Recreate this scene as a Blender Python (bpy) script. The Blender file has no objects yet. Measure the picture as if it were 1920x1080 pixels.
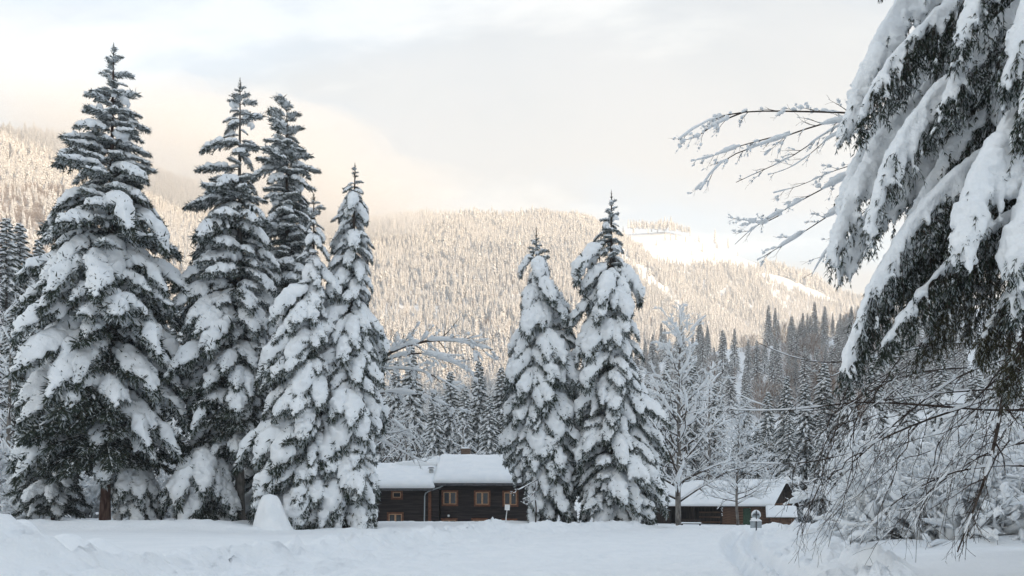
import bpy, math, random
import numpy as np
from mathutils import Vector, Matrix

# ------------------------------------------------------------------ camera, sky, sun, exposure
SC = bpy.context.scene
COL = SC.collection
R = math.radians
F = 1493.0                     # focal length in pixels of a 1920 px wide frame (28 mm)
HZ = 945.0                     # row of the horizon
EYE = 1.7


def P(px, py, y):
    return np.array([(px - 960.0) / F * y, y, EYE + (HZ - py) / F * y])


cam_d = bpy.data.cameras.new('camera')
cam = bpy.data.objects.new('camera', cam_d)
COL.objects.link(cam)
cam.location = (0, 0, EYE)
cam.rotation_euler = (R(90), 0, 0)
cam_d.sensor_width = 36.0
cam_d.lens = 28.0
cam_d.shift_y = (HZ - 540.0) / 1920.0
cam_d.clip_start = 0.1
cam_d.clip_end = 20000
SC.camera = cam

SUN_EL, SUN_AZ = 12.0, 130.0    # azimuth clockwise from +Y: the sun is low, behind and to the right
SDIR = np.array([math.sin(R(SUN_AZ)) * math.cos(R(SUN_EL)), math.cos(R(SUN_AZ)) * math.cos(R(SUN_EL)), math.sin(R(SUN_EL))])
sun_d = bpy.data.lights.new('sun', 'SUN')
sun_d.energy = 4.6
sun_d.angle = R(0.5)
sun_d.color = (1.0, 0.73, 0.46)
sun = bpy.data.objects.new('sun', sun_d)
COL.objects.link(sun)
sun.location = (400, -300, 600)
sun.rotation_euler = Vector(-SDIR).to_track_quat('-Z', 'Y').to_euler()

SC.view_settings.view_transform = 'Standard'
SC.view_settings.look = 'None'
SC.view_settings.gamma = 1.0
SC.view_settings.exposure = 0.62
SC.view_settings.use_curve_mapping = False
SC.cycles.max_bounces = 6
SC.cycles.diffuse_bounces = 3
SC.cycles.glossy_bounces = 2
SC.cycles.transmission_bounces = 2
SC.cycles.volume_bounces = 2
SC.cycles.transparent_max_bounces = 16
SC.cycles.use_adaptive_sampling = False

W = bpy.data.worlds.new('World')
SC.world = W
W.use_nodes = True
nt = W.node_tree
nt.nodes.clear()


def N(t, kind, **kw):
    n = t.nodes.new(kind)
    for k, v in kw.items():
        if k.startswith('i_'):
            n.inputs[int(k[2:])].default_value = v
        else:
            setattr(n, k, v)
    return n


def mathn(t, op, a, b=None, c=None, clamp=False):
    n = N(t, 'ShaderNodeMath', operation=op)
    n.use_clamp = clamp
    for i, v in enumerate((a, b, c)):
        if v is None:
            continue
        if isinstance(v, (int, float)):
            n.inputs[i].default_value = v
        else:
            t.links.new(v, n.inputs[i])
    return n.outputs[0]


def mixc(t, fac, a, b, blend='MIX'):
    n = N(t, 'ShaderNodeMix', data_type='RGBA', blend_type=blend)
    for sock, v in ((n.inputs['Factor'], fac), (n.inputs[6], a), (n.inputs[7], b)):
        if isinstance(v, (int, float)):
            sock.default_value = v
        elif isinstance(v, tuple):
            sock.default_value = v if len(v) == 4 else v + (1,)
        else:
            t.links.new(v, sock)
    return n.outputs[2]


def maprange(t, v, a, b, c=0.0, d=1.0, smooth=True):
    n = N(t, 'ShaderNodeMapRange')
    n.interpolation_type = 'SMOOTHSTEP' if smooth else 'LINEAR'
    t.links.new(v, n.inputs[0])
    for i, q in enumerate((a, b, c, d)):
        n.inputs[i + 1].default_value = q
    return n.outputs[0]


def build_world():
    t = nt
    out = N(t, 'ShaderNodeOutputWorld')
    bg = N(t, 'ShaderNodeBackground')
    bg.inputs[1].default_value = 0.1
    t.links.new(bg.outputs[0], out.inputs[0])
    sky = N(t, 'ShaderNodeTexSky', sky_type='NISHITA')
    sky.sun_disc = False
    sky.sun_elevation = R(SUN_EL)
    sky.sun_rotation = R(SUN_AZ)
    sky.altitude = 900
    tc = N(t, 'ShaderNodeTexCoord')
    sep = N(t, 'ShaderNodeSeparateXYZ')
    t.links.new(tc.outputs['Generated'], sep.inputs[0])
    X, Y, Z = sep.outputs
    zz = mathn(t, 'MAXIMUM', Z, 0.0)
    inv = mathn(t, 'DIVIDE', 1.0, mathn(t, 'ADD', zz, 0.22))
    cmb = N(t, 'ShaderNodeCombineXYZ')
    t.links.new(mathn(t, 'MULTIPLY', X, inv), cmb.inputs[0])
    t.links.new(mathn(t, 'MULTIPLY', Y, inv), cmb.inputs[1])
    mp = N(t, 'ShaderNodeMapping')
    mp.inputs['Rotation'].default_value = (0, 0, R(38))
    mp.inputs['Scale'].default_value = (0.62, 1.25, 1.0)
    mp.inputs['Location'].default_value = (3.1, 1.7, 0)
    t.links.new(cmb.outputs[0], mp.inputs[0])
    n1 = N(t, 'ShaderNodeTexNoise')
    n1.inputs['Scale'].default_value = 1.5
    n1.inputs['Detail'].default_value = 5
    n1.inputs['Roughness'].default_value = 0.52
    n1.inputs['Distortion'].default_value = 0.5
    t.links.new(mp.outputs[0], n1.inputs['Vector'])
    n2 = N(t, 'ShaderNodeTexNoise')
    n2.inputs['Scale'].default_value = 0.9
    n2.inputs['Detail'].default_value = 6
    n2.inputs['Roughness'].default_value = 0.55
    n2.inputs['Distortion'].default_value = 1.1
    t.links.new(mp.outputs[0], n2.inputs['Vector'])
    # cloud sheet: thick and creamy low down, opening to blue higher up
    cover = maprange(t, n1.outputs[0], 0.34, 0.58)
    low = maprange(t, zz, 0.35, 0.85, 0.95, 0.35)
    thin = mathn(t, 'MULTIPLY', cover, low)
    fac = mathn(t, 'ADD', mathn(t, 'MULTIPLY', low, 0.72), mathn(t, 'MULTIPLY', thin, 0.28), clamp=True)
    grey = (4.95, 5.1, 5.1)
    white = (7.5, 7.3, 6.85)
    n3 = N(t, 'ShaderNodeTexNoise')
    n3.inputs['Scale'].default_value = 2.1
    n3.inputs['Detail'].default_value = 7
    n3.inputs['Roughness'].default_value = 0.52
    n3.inputs['Distortion'].default_value = 0.5
    t.links.new(mp.outputs[0], n3.inputs['Vector'])
    cl = mixc(t, maprange(t, n2.outputs[0], 0.44, 0.66), grey, (5.75, 5.68, 5.5))
    cl = mixc(t, maprange(t, n3.outputs[0], 0.49, 0.63), cl, white)
    warm = maprange(t, zz, 0.05, 0.40, 1.0, 0.0)
    cl = mixc(t, mathn(t, 'MULTIPLY', warm, 0.7), cl, (5.75, 5.35, 4.85))
    skyb = mixc(t, 1.0, sky.outputs[0], (3.2, 3.35, 3.1), 'MULTIPLY')
    skyc = mixc(t, fac, skyb, cl)
    t.links.new(skyc, bg.inputs[0])


build_world()

# ------------------------------------------------------------------ noise
def _hash(ix, iy, iz, s):
    h = (ix.astype(np.int64) * 374761393 + iy.astype(np.int64) * 668265263 + iz.astype(np.int64) * 2147483647 + s * 974711) & 0xFFFFFFFF
    h = ((h ^ (h >> 13)) * 1274126177) & 0xFFFFFFFF
    h = h ^ (h >> 16)
    return (h & 0xFFFF) / 65535.0


def vnoise(p, seed=0):
    p = np.asarray(p, float)
    f = np.floor(p)
    i = f.astype(np.int64)
    w = p - f
    w = w * w * (3 - 2 * w)
    r = 0
    for a in (0, 1):
        wx = w[..., 0] if a else 1 - w[..., 0]
        for b in (0, 1):
            wy = w[..., 1] if b else 1 - w[..., 1]
            for c in (0, 1):
                wz = w[..., 2] if c else 1 - w[..., 2]
                r = r + wx * wy * wz * _hash(i[..., 0] + a, i[..., 1] + b, i[..., 2] + c, seed)
    return r * 2 - 1


def fbm2(x, y, sc, oct=4, seed=0):
    r, a = 0, 1.0
    for o in range(oct):
        q = np.stack([x * sc, y * sc, np.full_like(x, 0.37)], -1)
        r = r + a * vnoise(q, seed + o)
        sc *= 2.03
        a *= 0.5
    return r


def sstep(x, a, b):
    t = np.clip((x - a) / (b - a), 0, 1)
    return t * t * (3 - 2 * t)


# ------------------------------------------------------------------ mesh building
class MB:
    def __init__(s):
        s.v, s.f4, s.f3, s.m4, s.m3, s.n = [], [], [], [], [], 0

    def add(s, v, f, mat=0):
        v = np.asarray(v, float).reshape(-1, 3)
        f = np.asarray(f, np.int64)
        if len(f) == 0:
            return s
        s.v.append(v)
        m = np.full(len(f), mat, np.int32) if np.isscalar(mat) else np.asarray(mat, np.int32)
        if f.shape[1] == 4:
            s.f4.append(f + s.n); s.m4.append(m)
        else:
            s.f3.append(f + s.n); s.m3.append(m)
        s.n += len(v)
        return s

    def box(s, x0, x1, y0, y1, z0, z1, mat=0, M=None):
        v = np.array([[x, y, z] for z in (z0, z1) for y in (y0, y1) for x in (x0, x1)], float)
        if M is not None:
            v = v @ np.array(M.to_3x3()).T + np.array(M.translation)
        return s.add(v, [[0, 2, 3, 1], [4, 5, 7, 6], [0, 1, 5, 4], [2, 6, 7, 3], [0, 4, 6, 2], [1, 3, 7, 5]], mat)

    def mesh(s, name, mats, smooth=True):
        me = bpy.data.meshes.new(name)
        if s.n == 0:
            return me
        v = np.concatenate(s.v)
        f4 = np.concatenate(s.f4) if s.f4 else np.zeros((0, 4), np.int64)
        f3 = np.concatenate(s.f3) if s.f3 else np.zeros((0, 3), np.int64)
        me.vertices.add(len(v))
        me.vertices.foreach_set('co', v.astype(np.float32).ravel())
        li = np.concatenate([f4.ravel(), f3.ravel()]).astype(np.int32)
        me.loops.add(len(li))
        me.loops.foreach_set('vertex_index', li)
        np_ = len(f4) + len(f3)
        me.polygons.add(np_)
        st = np.concatenate([np.arange(len(f4)) * 4, len(f4) * 4 + np.arange(len(f3)) * 3]).astype(np.int32)
        me.polygons.foreach_set('loop_start', st)
        me.polygons.foreach_set('loop_total', np.concatenate([np.full(len(f4), 4), np.full(len(f3), 3)]).astype(np.int32))
        mi = np.concatenate([np.concatenate(s.m4) if s.m4 else np.zeros(0, np.int32), np.concatenate(s.m3) if s.m3 else np.zeros(0, np.int32)])
        me.polygons.foreach_set('material_index', mi.astype(np.int32))
        me.polygons.foreach_set('use_smooth', np.full(np_, smooth, bool))
        for m in (mats if isinstance(mats, (list, tuple)) else [mats]):
            me.materials.append(m)
        me.update(calc_edges=True)
        me.validate()
        return me


def nrm(a):
    return a / np.maximum(np.linalg.norm(a, axis=-1, keepdims=True), 1e-9)


def frames(PT):
    T = np.gradient(PT, axis=1)
    T = nrm(T)
    ref = np.zeros_like(T)
    ref[..., 2] = 1.0
    S = np.cross(T, ref)
    bad = np.linalg.norm(S, axis=-1) < 0.08
    alt = np.zeros_like(T)
    alt[..., 1] = 1.0
    S = np.where(bad[..., None], np.cross(T, alt), S)
    S = nrm(S)
    U = np.cross(S, T)
    return T, S, U


def tubes(mb, PT, RA, sides=5, mat=0, flat=1.0, lift=0.0):
    """Many tubes at once. PT (n,k,3), RA (n,k); flat squashes the up axis, lift raises along it (in radii)."""
    PT = np.asarray(PT, float)
    if PT.ndim == 2:
        PT = PT[None]
    RA = np.asarray(RA, float)
    if RA.ndim == 1:
        RA = RA[None]
    n, k, _ = PT.shape
    if n == 0:
        return
    T, S, U = frames(PT)
    a = np.linspace(0, 2 * np.pi, sides, endpoint=False)
    ring = (np.cos(a)[None, None, :, None] * S[:, :, None, :] + np.sin(a)[None, None, :, None] * U[:, :, None, :] * flat) * RA[:, :, None, None]
    V = PT[:, :, None, :] + ring + (U * RA[..., None] * lift)[:, :, None, :]
    i = np.arange(n)[:, None, None] * (k * sides)
    j = np.arange(k - 1)[None, :, None] * sides
    q = np.arange(sides)[None, None, :]
    q2 = (q + 1) % sides
    fa = np.stack([i + j + q, i + j + q2, i + j + sides + q2, i + j + sides + q], -1).reshape(-1, 4)
    mb.add(V.reshape(-1, 3), fa, mat)
    # end caps as fans
    base = np.arange(n)[:, None] * (k * sides)
    tr = np.stack([np.zeros(sides - 2, int), np.arange(2, sides), np.arange(1, sides - 1)], -1)
    c0 = (base[:, :, None] + tr[None]).reshape(-1, 3)
    c1 = (base[:, :, None] + (k - 1) * sides + tr[None][..., [0, 2, 1]]).reshape(-1, 3)
    off = mb.n - n * k * sides
    mb.f3.append(np.concatenate([c0, c1]) + off)
    mb.m3.append(np.full(len(c0) * 2, mat, np.int32))


def spindles(mb, B, D, ln, wd, mat=0):
    """Needle twigs: slim three-sided double pyramids. B, D (n,3); ln, wd (n,)"""
    n = len(B)
    if n == 0:
        return
    D = nrm(D)
    ref = np.tile([0.31, 0.17, 1.0], (n, 1))
    S = nrm(np.cross(D, ref))
    U = np.cross(S, D)
    V = np.empty((n, 5, 3))
    V[:, 0] = B
    c = B + D * (ln * 0.42)[:, None]
    for q in range(3):
        a = q * 2.0944 + 0.3
        V[:, 1 + q] = c + (S * math.cos(a) + U * math.sin(a)) * wd[:, None]
    V[:, 4] = B + D * ln[:, None]
    o = np.arange(n)[:, None, None] * 5
    t = np.array([[0, 2, 1], [0, 3, 2], [0, 1, 3], [4, 1, 2], [4, 2, 3], [4, 3, 1]])
    f = (o + t[None]).reshape(-1, 3)
    m = mat if np.isscalar(mat) else np.repeat(np.asarray(mat), 6)
    mb.add(V.reshape(-1, 3), f, m)


def cones(mb, B, D, ln, wd, mat=0):
    """the same needle twigs with three faces only"""
    n = len(B)
    D = nrm(D)
    S = nrm(np.cross(D, np.tile([0.31, 0.17, 1.0], (n, 1))))
    U = np.cross(S, D)
    V = np.empty((n, 4, 3))
    for q in range(3):
        a = q * 2.0944 + 0.3
        V[:, q] = B + D * (ln * 0.15)[:, None] + (S * math.cos(a) + U * math.sin(a)) * wd[:, None]
    V[:, 3] = B + D * ln[:, None]
    f = (np.arange(n)[:, None, None] * 4 + np.array([[3, 0, 1], [3, 1, 2], [3, 2, 0]])[None]).reshape(-1, 3)
    mb.add(V.reshape(-1, 3), f, mat if np.isscalar(mat) else np.repeat(np.asarray(mat), 3))


def samp(C, t):
    """C (n,k,3) curves, t (n,m) in 0..1 -> points and tangents (n,m,3)"""
    n, k, _ = C.shape
    u = np.clip(t, 0, 0.9999) * (k - 1)
    i = u.astype(int)
    w = (u - i)[..., None]
    r = np.arange(n)[:, None]
    a, b = C[r, i], C[r, i + 1]
    return a * (1 - w) + b * w, nrm(b - a)


# ------------------------------------------------------------------ objects
def obj(name, me, parent=None):
    o = bpy.data.objects.new(name, me)
    COL.objects.link(o)
    if parent is not None:
        o.parent = parent
    return o


def tag(o, label=None, cat=None, group=None, kind=None):
    if label: o['label'] = label
    if cat: o['category'] = cat
    if group: o['group'] = group
    if kind: o['kind'] = kind
    return o


def thing(name, loc, label, cat, group=None, rz=0.0):
    o = bpy.data.objects.new(name, None)
    COL.objects.link(o)
    o.location = [float(c) for c in loc]
    o.rotation_euler = (0, 0, rz)
    o.empty_display_size = 0.3
    return tag(o, label, cat, group)


# ------------------------------------------------------------------ materials
MATS = {}


def principled(name, col, rough=0.8, spec=0.3):
    m = bpy.data.materials.new(name)
    m.use_nodes = True
    b = m.node_tree.nodes['Principled BSDF']
    b.inputs['Base Color'].default_value = (*col, 1)
    b.inputs['Roughness'].default_value = rough
    b.inputs['Specular IOR Level'].default_value = spec
    return m, m.node_tree, b


def noisy(name, c1, c2, scale, rough=0.85, bump=0.0, bscale=None, stretch=(1, 1, 1), spec=0.2, lo=0.35, hi=0.65, dist=0.02):
    m, t, b = principled(name, c1, rough, spec)
    tc = N(t, 'ShaderNodeTexCoord')
    mp = N(t, 'ShaderNodeMapping')
    mp.inputs['Scale'].default_value = stretch
    t.links.new(tc.outputs['Object'], mp.inputs[0])
    n = N(t, 'ShaderNodeTexNoise')
    n.inputs['Scale'].default_value = scale
    n.inputs['Detail'].default_value = 5
    t.links.new(mp.outputs[0], n.inputs['Vector'])
    c = mixc(t, maprange(t, n.outputs[0], lo, hi), c1, c2)
    t.links.new(c, b.inputs['Base Color'])
    if bump:
        n2 = N(t, 'ShaderNodeTexNoise')
        n2.inputs['Scale'].default_value = bscale or scale * 3
        n2.inputs['Detail'].default_value = 4
        t.links.new(mp.outputs[0], n2.inputs['Vector'])
        bp = N(t, 'ShaderNodeBump')
        bp.inputs['Strength'].default_value = bump
        bp.inputs['Distance'].default_value = dist
        t.links.new(n2.outputs[0], bp.inputs['Height'])
        t.links.new(bp.outputs[0], b.inputs['Normal'])
    return m


M_SNOW = noisy('snow', (0.85, 0.875, 0.895), (0.90, 0.915, 0.925), 1.3, 0.75, 0.7, 11.0, spec=0.25, dist=0.06)
M_SNOWG = noisy('ground_snow', (0.86, 0.88, 0.895), (0.90, 0.915, 0.925), 0.8, 0.75, 0.8, 6.0, spec=0.25, dist=0.07)
M_SNOWF = noisy('far_snow', (0.80, 0.81, 0.82), (0.88, 0.89, 0.90), 0.4, 0.85, spec=0.0)
M_NEED = noisy('needles', (0.020, 0.032, 0.022), (0.055, 0.070, 0.048), 2.5, 0.75, spec=0.2)
M_FROST = noisy('frosted_needles', (0.30, 0.33, 0.33), (0.60, 0.63, 0.64), 6.0, 0.8, spec=0.1)
M_NEEDB = noisy('olive_needles', (0.040, 0.042, 0.022), (0.085, 0.078, 0.045), 4.0, 0.75, spec=0.2)
M_NEEDF = noisy('far_needles', (0.045, 0.045, 0.036), (0.10, 0.085, 0.066), 0.2, 0.85, spec=0.0)
M_BARK = noisy('bark', (0.045, 0.034, 0.028), (0.13, 0.105, 0.09), 6.0, 0.9, 0.6, 18.0, (1, 1, 0.25), spec=0.1)
M_BARKR = noisy('red_brown_bark', (0.050, 0.026, 0.021), (0.13, 0.085, 0.070), 6.0, 0.9, 0.6, 18.0, (1, 1, 0.25), spec=0.1)
M_TWIG = noisy('twig', (0.035, 0.026, 0.022), (0.085, 0.068, 0.058), 8.0, 0.85, spec=0.1)
M_GREYBARK = noisy('grey_bark', (0.10, 0.09, 0.08), (0.26, 0.24, 0.22), 5.0, 0.9, 0.5, 16.0, (1, 1, 0.3), spec=0.1)
M_BARE = noisy('bare_wood', (0.27, 0.19, 0.145), (0.40, 0.31, 0.25), 0.1, 0.9, spec=0.0)

# ------------------------------------------------------------------ terrain
A_PX = np.array([-900, -200, 0, 150, 350, 550, 700, 800, 900, 1000, 1080, 1120, 1180, 1250, 1300, 1400, 1500, 1700, 2600])
A_PY = np.array([60, 170, 236, 275, 350, 400, 412, 408, 404, 404, 410, 424, 455, 505, 548, 620, 700, 800, 880])
A_U = (A_PX - 960) / F
A_E = (HZ - A_PY) / F
A_D = np.interp(A_U, [-0.9, -0.64, -0.2, 0.1, 0.4], [950, 1050, 1450, 1650, 1650])
A_0 = np.interp(A_U, [-1.2, -0.64, -0.3, 0.1, 0.4], [230, 300, 380, 420, 420])
B_PX = np.array([500, 900, 1050, 1175, 1250, 1300, 1350, 1400, 1450, 1500, 1540, 1700, 1900, 2600])
B_PY = np.array([600, 520, 450, 428, 422, 436, 455, 478, 497, 513, 530, 590, 650, 700])
B_U, B_E = (B_PX - 960) / F, (HZ - B_PY) / F
C_PX = np.array([600, 900, 1050, 1150, 1250, 1350, 1450, 1560, 1700, 1920, 2300, 3500])
C_PY = np.array([940, 900, 800, 705, 660, 645, 628, 612, 590, 560, 500, 450])
C_U, C_E = (C_PX - 960) / F, (HZ - C_PY) / F
C_D, C_0 = 430.0, 140.0


def hill_parts(x, y):
    ys = np.maximum(y, 30.0)
    u = x / ys
    fwd = sstep(y, 30, 160)
    Dr = np.interp(u, A_U, A_D); D0 = np.interp(u, A_U, A_0); e = np.interp(u, A_U, A_E)
    t = (y - D0) / (Dr - D0)
    a = e * Dr * np.where(t < 1, np.clip(t, 0, 1), np.maximum(1 - (t - 1) * 0.45, 0)) * fwd
    e = np.interp(u, B_U, B_E)
    t = (y - 1050.) / 950.
    b = e * 2000. * np.where(t < 1, np.clip(t, 0, 1) ** 1.15, np.maximum(1 - (t - 1) * 0.6, 0)) * fwd
    e = np.interp(u, C_U, C_E)
    t = (y - C_0) / (C_D - C_0)
    c = e * C_D * np.where(t < 1, np.clip(t, 0, 1) ** 1.25, np.maximum(1 - (t - 1) * 0.35, 0)) * fwd
    q = x * SDIR[0] / math.cos(R(SUN_EL)) + y * SDIR[1] / math.cos(R(SUN_EL))
    top = 165 + math.tan(R(SUN_EL)) * 720 + 12
    r = top * np.clip(1 - np.abs(q - 720) / 430., 0, 1)
    return a, b, c, r


YC_X = [-60, -40, -20, -5, 0, 3, 7, 11]
YC_Y = [43, 43, 43, 44, 46, 49, 53, 57]


def ground(x, y):
    x = np.asarray(x, float); y = np.asarray(y, float)
    x, y = np.broadcast_arrays(x, y)
    a, b, c, r = hill_parts(x, y)
    far = np.maximum.reduce([a, b, c, r])
    far = far + np.where(far > 3, fbm2(x, y, 0.006, 3, 5) * np.minimum(far * 0.05, 9), 0)
    z = -0.75 * sstep(y, 60, 86) * (1 - sstep(far, 0, 4))
    z = z + np.clip((-x - 42) * 0.42, 0, 34) * sstep(y, 52, 110) * (1 - sstep(y, 300, 420))
    near = (1 - sstep(y, 60, 90)) * sstep(y, -30, 4)
    if np.any(near > 0):
        lump = fbm2(x, y, 1.1, 4, 11)
        fine = fbm2(x, y, 3.3, 3, 21)
        big = fbm2(x, y, 0.16, 3, 31)
        chunk = np.maximum(1 - 2.2 * np.abs(fbm2(x, y, 1.25, 3, 71)), -0.35)
        Lx = -6.9 + (y - 19.5) * 6.0 / 26.5
        Lx = Lx + 0.35 * np.sin(y * 0.55)
        d = x - Lx
        hz_ = sstep(x, -17, -13)
        crest_y = np.interp(x, YC_X, YC_Y)
        n = 0.34 * (1 - sstep(d, -0.9, 0.4)) * (1 - 0.75 * sstep(y, 34, 44) * hz_)
        n = n + np.exp(-(d / 0.65) ** 2) * (0.29 + 0.34 * chunk + 0.10 * fine) * (1 - sstep(y, 44, 50))
        n = n + np.exp(-((d - 1.6) / 1.3) ** 2) * (0.12 * chunk + 0.12 * fine) * (1 - sstep(y, 44, 50))
        Rx = 7.9 + (y - 18.8) * 8.6 / 27.2 + 0.3 * np.sin(y * 0.4 + 1)
        d2 = x - Rx
        fd = 1 - sstep(y, 46, 56)
        n = n + fd * (np.exp(-(d2 / 0.8) ** 2) * (0.38 + 0.28 * chunk + 0.22 * fine) + 0.24 * sstep(d2, -0.3, 1.5))
        n = n + fd * np.exp(-((d2 + 1.5) / 1.2) ** 2) * (0.10 * chunk + 0.10 * fine)
        # groomed run between the banks, with two grooves cut by skis
        inr = sstep(d, 0.8, 2.5) * (1 - sstep(d2, -2.2, -0.8))
        n = n + inr * (0.075 * fine + 0.05 * lump)
        Tx = 6.15 + (y - 18.8) * 7.2 / 27.2 - 0.5 * np.sin((y - 18.8) / 27.2 * np.pi)
        for off in (-0.42, 0.42):
            n = n - fd * 0.42 * np.exp(-((x - Tx - off) / 0.25) ** 4) + fd * 0.10 * np.exp(-((x - Tx - off * 1.9) / 0.2) ** 2)
        n = n - fd * 0.05 * np.exp(-((x - Tx) / 1.0) ** 6)
        # thrown-up bank along the far edge of the field
        ce = 1 - sstep(x, 7.5, 11.5)
        dy = y - crest_y
        cl = 0.50 - 0.30 * hz_ * (1 - sstep(d, -2, 2)) * (1 - sstep(y, 46, 60)) + 0.12 * fbm2(x, y, 0.5, 4, 41) + 0.07 * fine
        n = n + ce * cl * np.where(dy < 0, np.exp(-(dy / 1.5) ** 2), 0.55 + 0.45 * np.exp(-(dy / 2.2) ** 2))
        ew = sstep(x, 6, 9) * (1 - sstep(x, 17, 20))
        n = n + ew * np.exp(-((y - 50 - 0.35 * (x - 8)) / 0.9) ** 2) * np.maximum(0, 0.16 + 0.3 * fbm2(x, y, 0.9, 3, 51))
        n = n + 0.03 * big
        # mounds
        def bump(cx, cy, rx, ry, h, p=2):
            return h * np.exp(-(np.abs((x - cx) / rx) ** p + np.abs((y - cy) / ry) ** p))
        n = n + bump(-10.6, 12.2, 3.4, 2.2, 1.15) + bump(-8.2, 12.6, 2.2, 1.2, 0.35)
        n = n + bump(-11.5, 18.6, 0.50, 0.55, 0.78, 2.6) + bump(-10.15, 18.2, 0.62, 0.6, 0.52, 2.4) + bump(-11.0, 18.6, 1.6, 1.1, 0.25)
        n = n + bump(-12.8, 20.5, 0.8, 0.8, 0.6) + bump(-11.2, 21.5, 0.5, 0.6, 0.45)
        n = n + bump(15.2, 23.2, 3.4, 1.3, 0.45) + bump(11.8, 24.5, 1.3, 1.0, 0.35) + bump(15.6, 27.5, 2.2, 1.6, 0.75) + bump(18.8, 27, 2.8, 2.0, 1.1) + bump(13.2, 30, 1.3, 1.2, 0.5) + bump(17, 31, 6, 2.5, 0.6)
        n = n + 0.38 * sstep(x, 7.5, 12) * (1 - sstep(y, 19, 25)) + 0.1 * fbm2(x, y, 0.5, 3, 61) * sstep(d2, 0.5, 3)
        n = n + bump(-3.0, 45.2, 0.9, 0.6, 0.18, 3)
        z = z + n * near
    return z + far


def gz(x, y):
    return float(ground(np.array([x]), np.array([y]))[0])


def geo(a, b, n):
    return np.geomspace(a, b, n)


def build_ground():
    xs = np.concatenate([-geo(34, 1480, 46)[::-1], np.linspace(-33.8, 33.8, 460), geo(34, 1480, 46)])
    ys = np.concatenate([-geo(4, 980, 30)[::-1], np.linspace(-2, 9, 14), np.linspace(9.2, 62, 290), geo(62.6, 2380, 90)])
    X, Y = np.meshgrid(xs, ys)
    Z = ground(X, Y)
    nx, ny = len(xs), len(ys)
    i = (np.arange(ny - 1)[:, None] * nx + np.arange(nx - 1)[None]).ravel()
    mb = MB()
    mb.add(np.stack([X, Y, Z], -1).reshape(-1, 3), np.stack([i, i + 1, i + nx + 1, i + nx], -1))
    o = obj('snowy_ground', mb.mesh('snowy_ground', M_SNOWG))
    tag(o, 'snow covered meadow, ski track and valley slopes', None, None, 'structure')
    return o


build_ground()

# ------------------------------------------------------------------ snow bodies: union of tubes, remeshed, smoothed, roughened
def snow_body(mb, voxel, name, seed=0, smooth=2, rough=0.5, ratio=0.75, mat=None):
    me = mb.mesh('tmp', M_SNOW)
    o = bpy.data.objects.new('tmp', me)
    COL.objects.link(o)
    m = o.modifiers.new('r', 'REMESH'); m.mode = 'VOXEL'; m.voxel_size = voxel
    m = o.modifiers.new('s', 'SMOOTH'); m.factor = 0.5; m.iterations = smooth
    if ratio < 1:
        m = o.modifiers.new('d', 'DECIMATE'); m.ratio = ratio
    dg = bpy.context.evaluated_depsgraph_get()
    out = bpy.data.meshes.new_from_object(o.evaluated_get(dg))
    bpy.data.objects.remove(o)
    bpy.data.meshes.remove(me)
    out.name = name
    n = len(out.vertices)
    if n:
        co = np.empty(n * 3, np.float32); out.vertices.foreach_get('co', co); co = co.reshape(-1, 3).astype(float)
        no = np.empty(n * 3, np.float32); out.vertices.foreach_get('normal', no); no = no.reshape(-1, 3)
        d = vnoise(co / (voxel * 4), seed) * 0.6 + vnoise(co / (voxel * 1.9), seed + 3) * 0.55 + vnoise(co / (voxel * 1.1), seed + 5) * 0.35
        co = co + no * (d * voxel * rough * 2)[:, None]
        out.vertices.foreach_set('co', co.astype(np.float32).ravel())
        out.polygons.foreach_set('use_smooth', np.ones(len(out.polygons), bool))
    out.materials.clear()
    out.materials.append(mat or M_SNOW)
    out.update()
    return out


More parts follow.
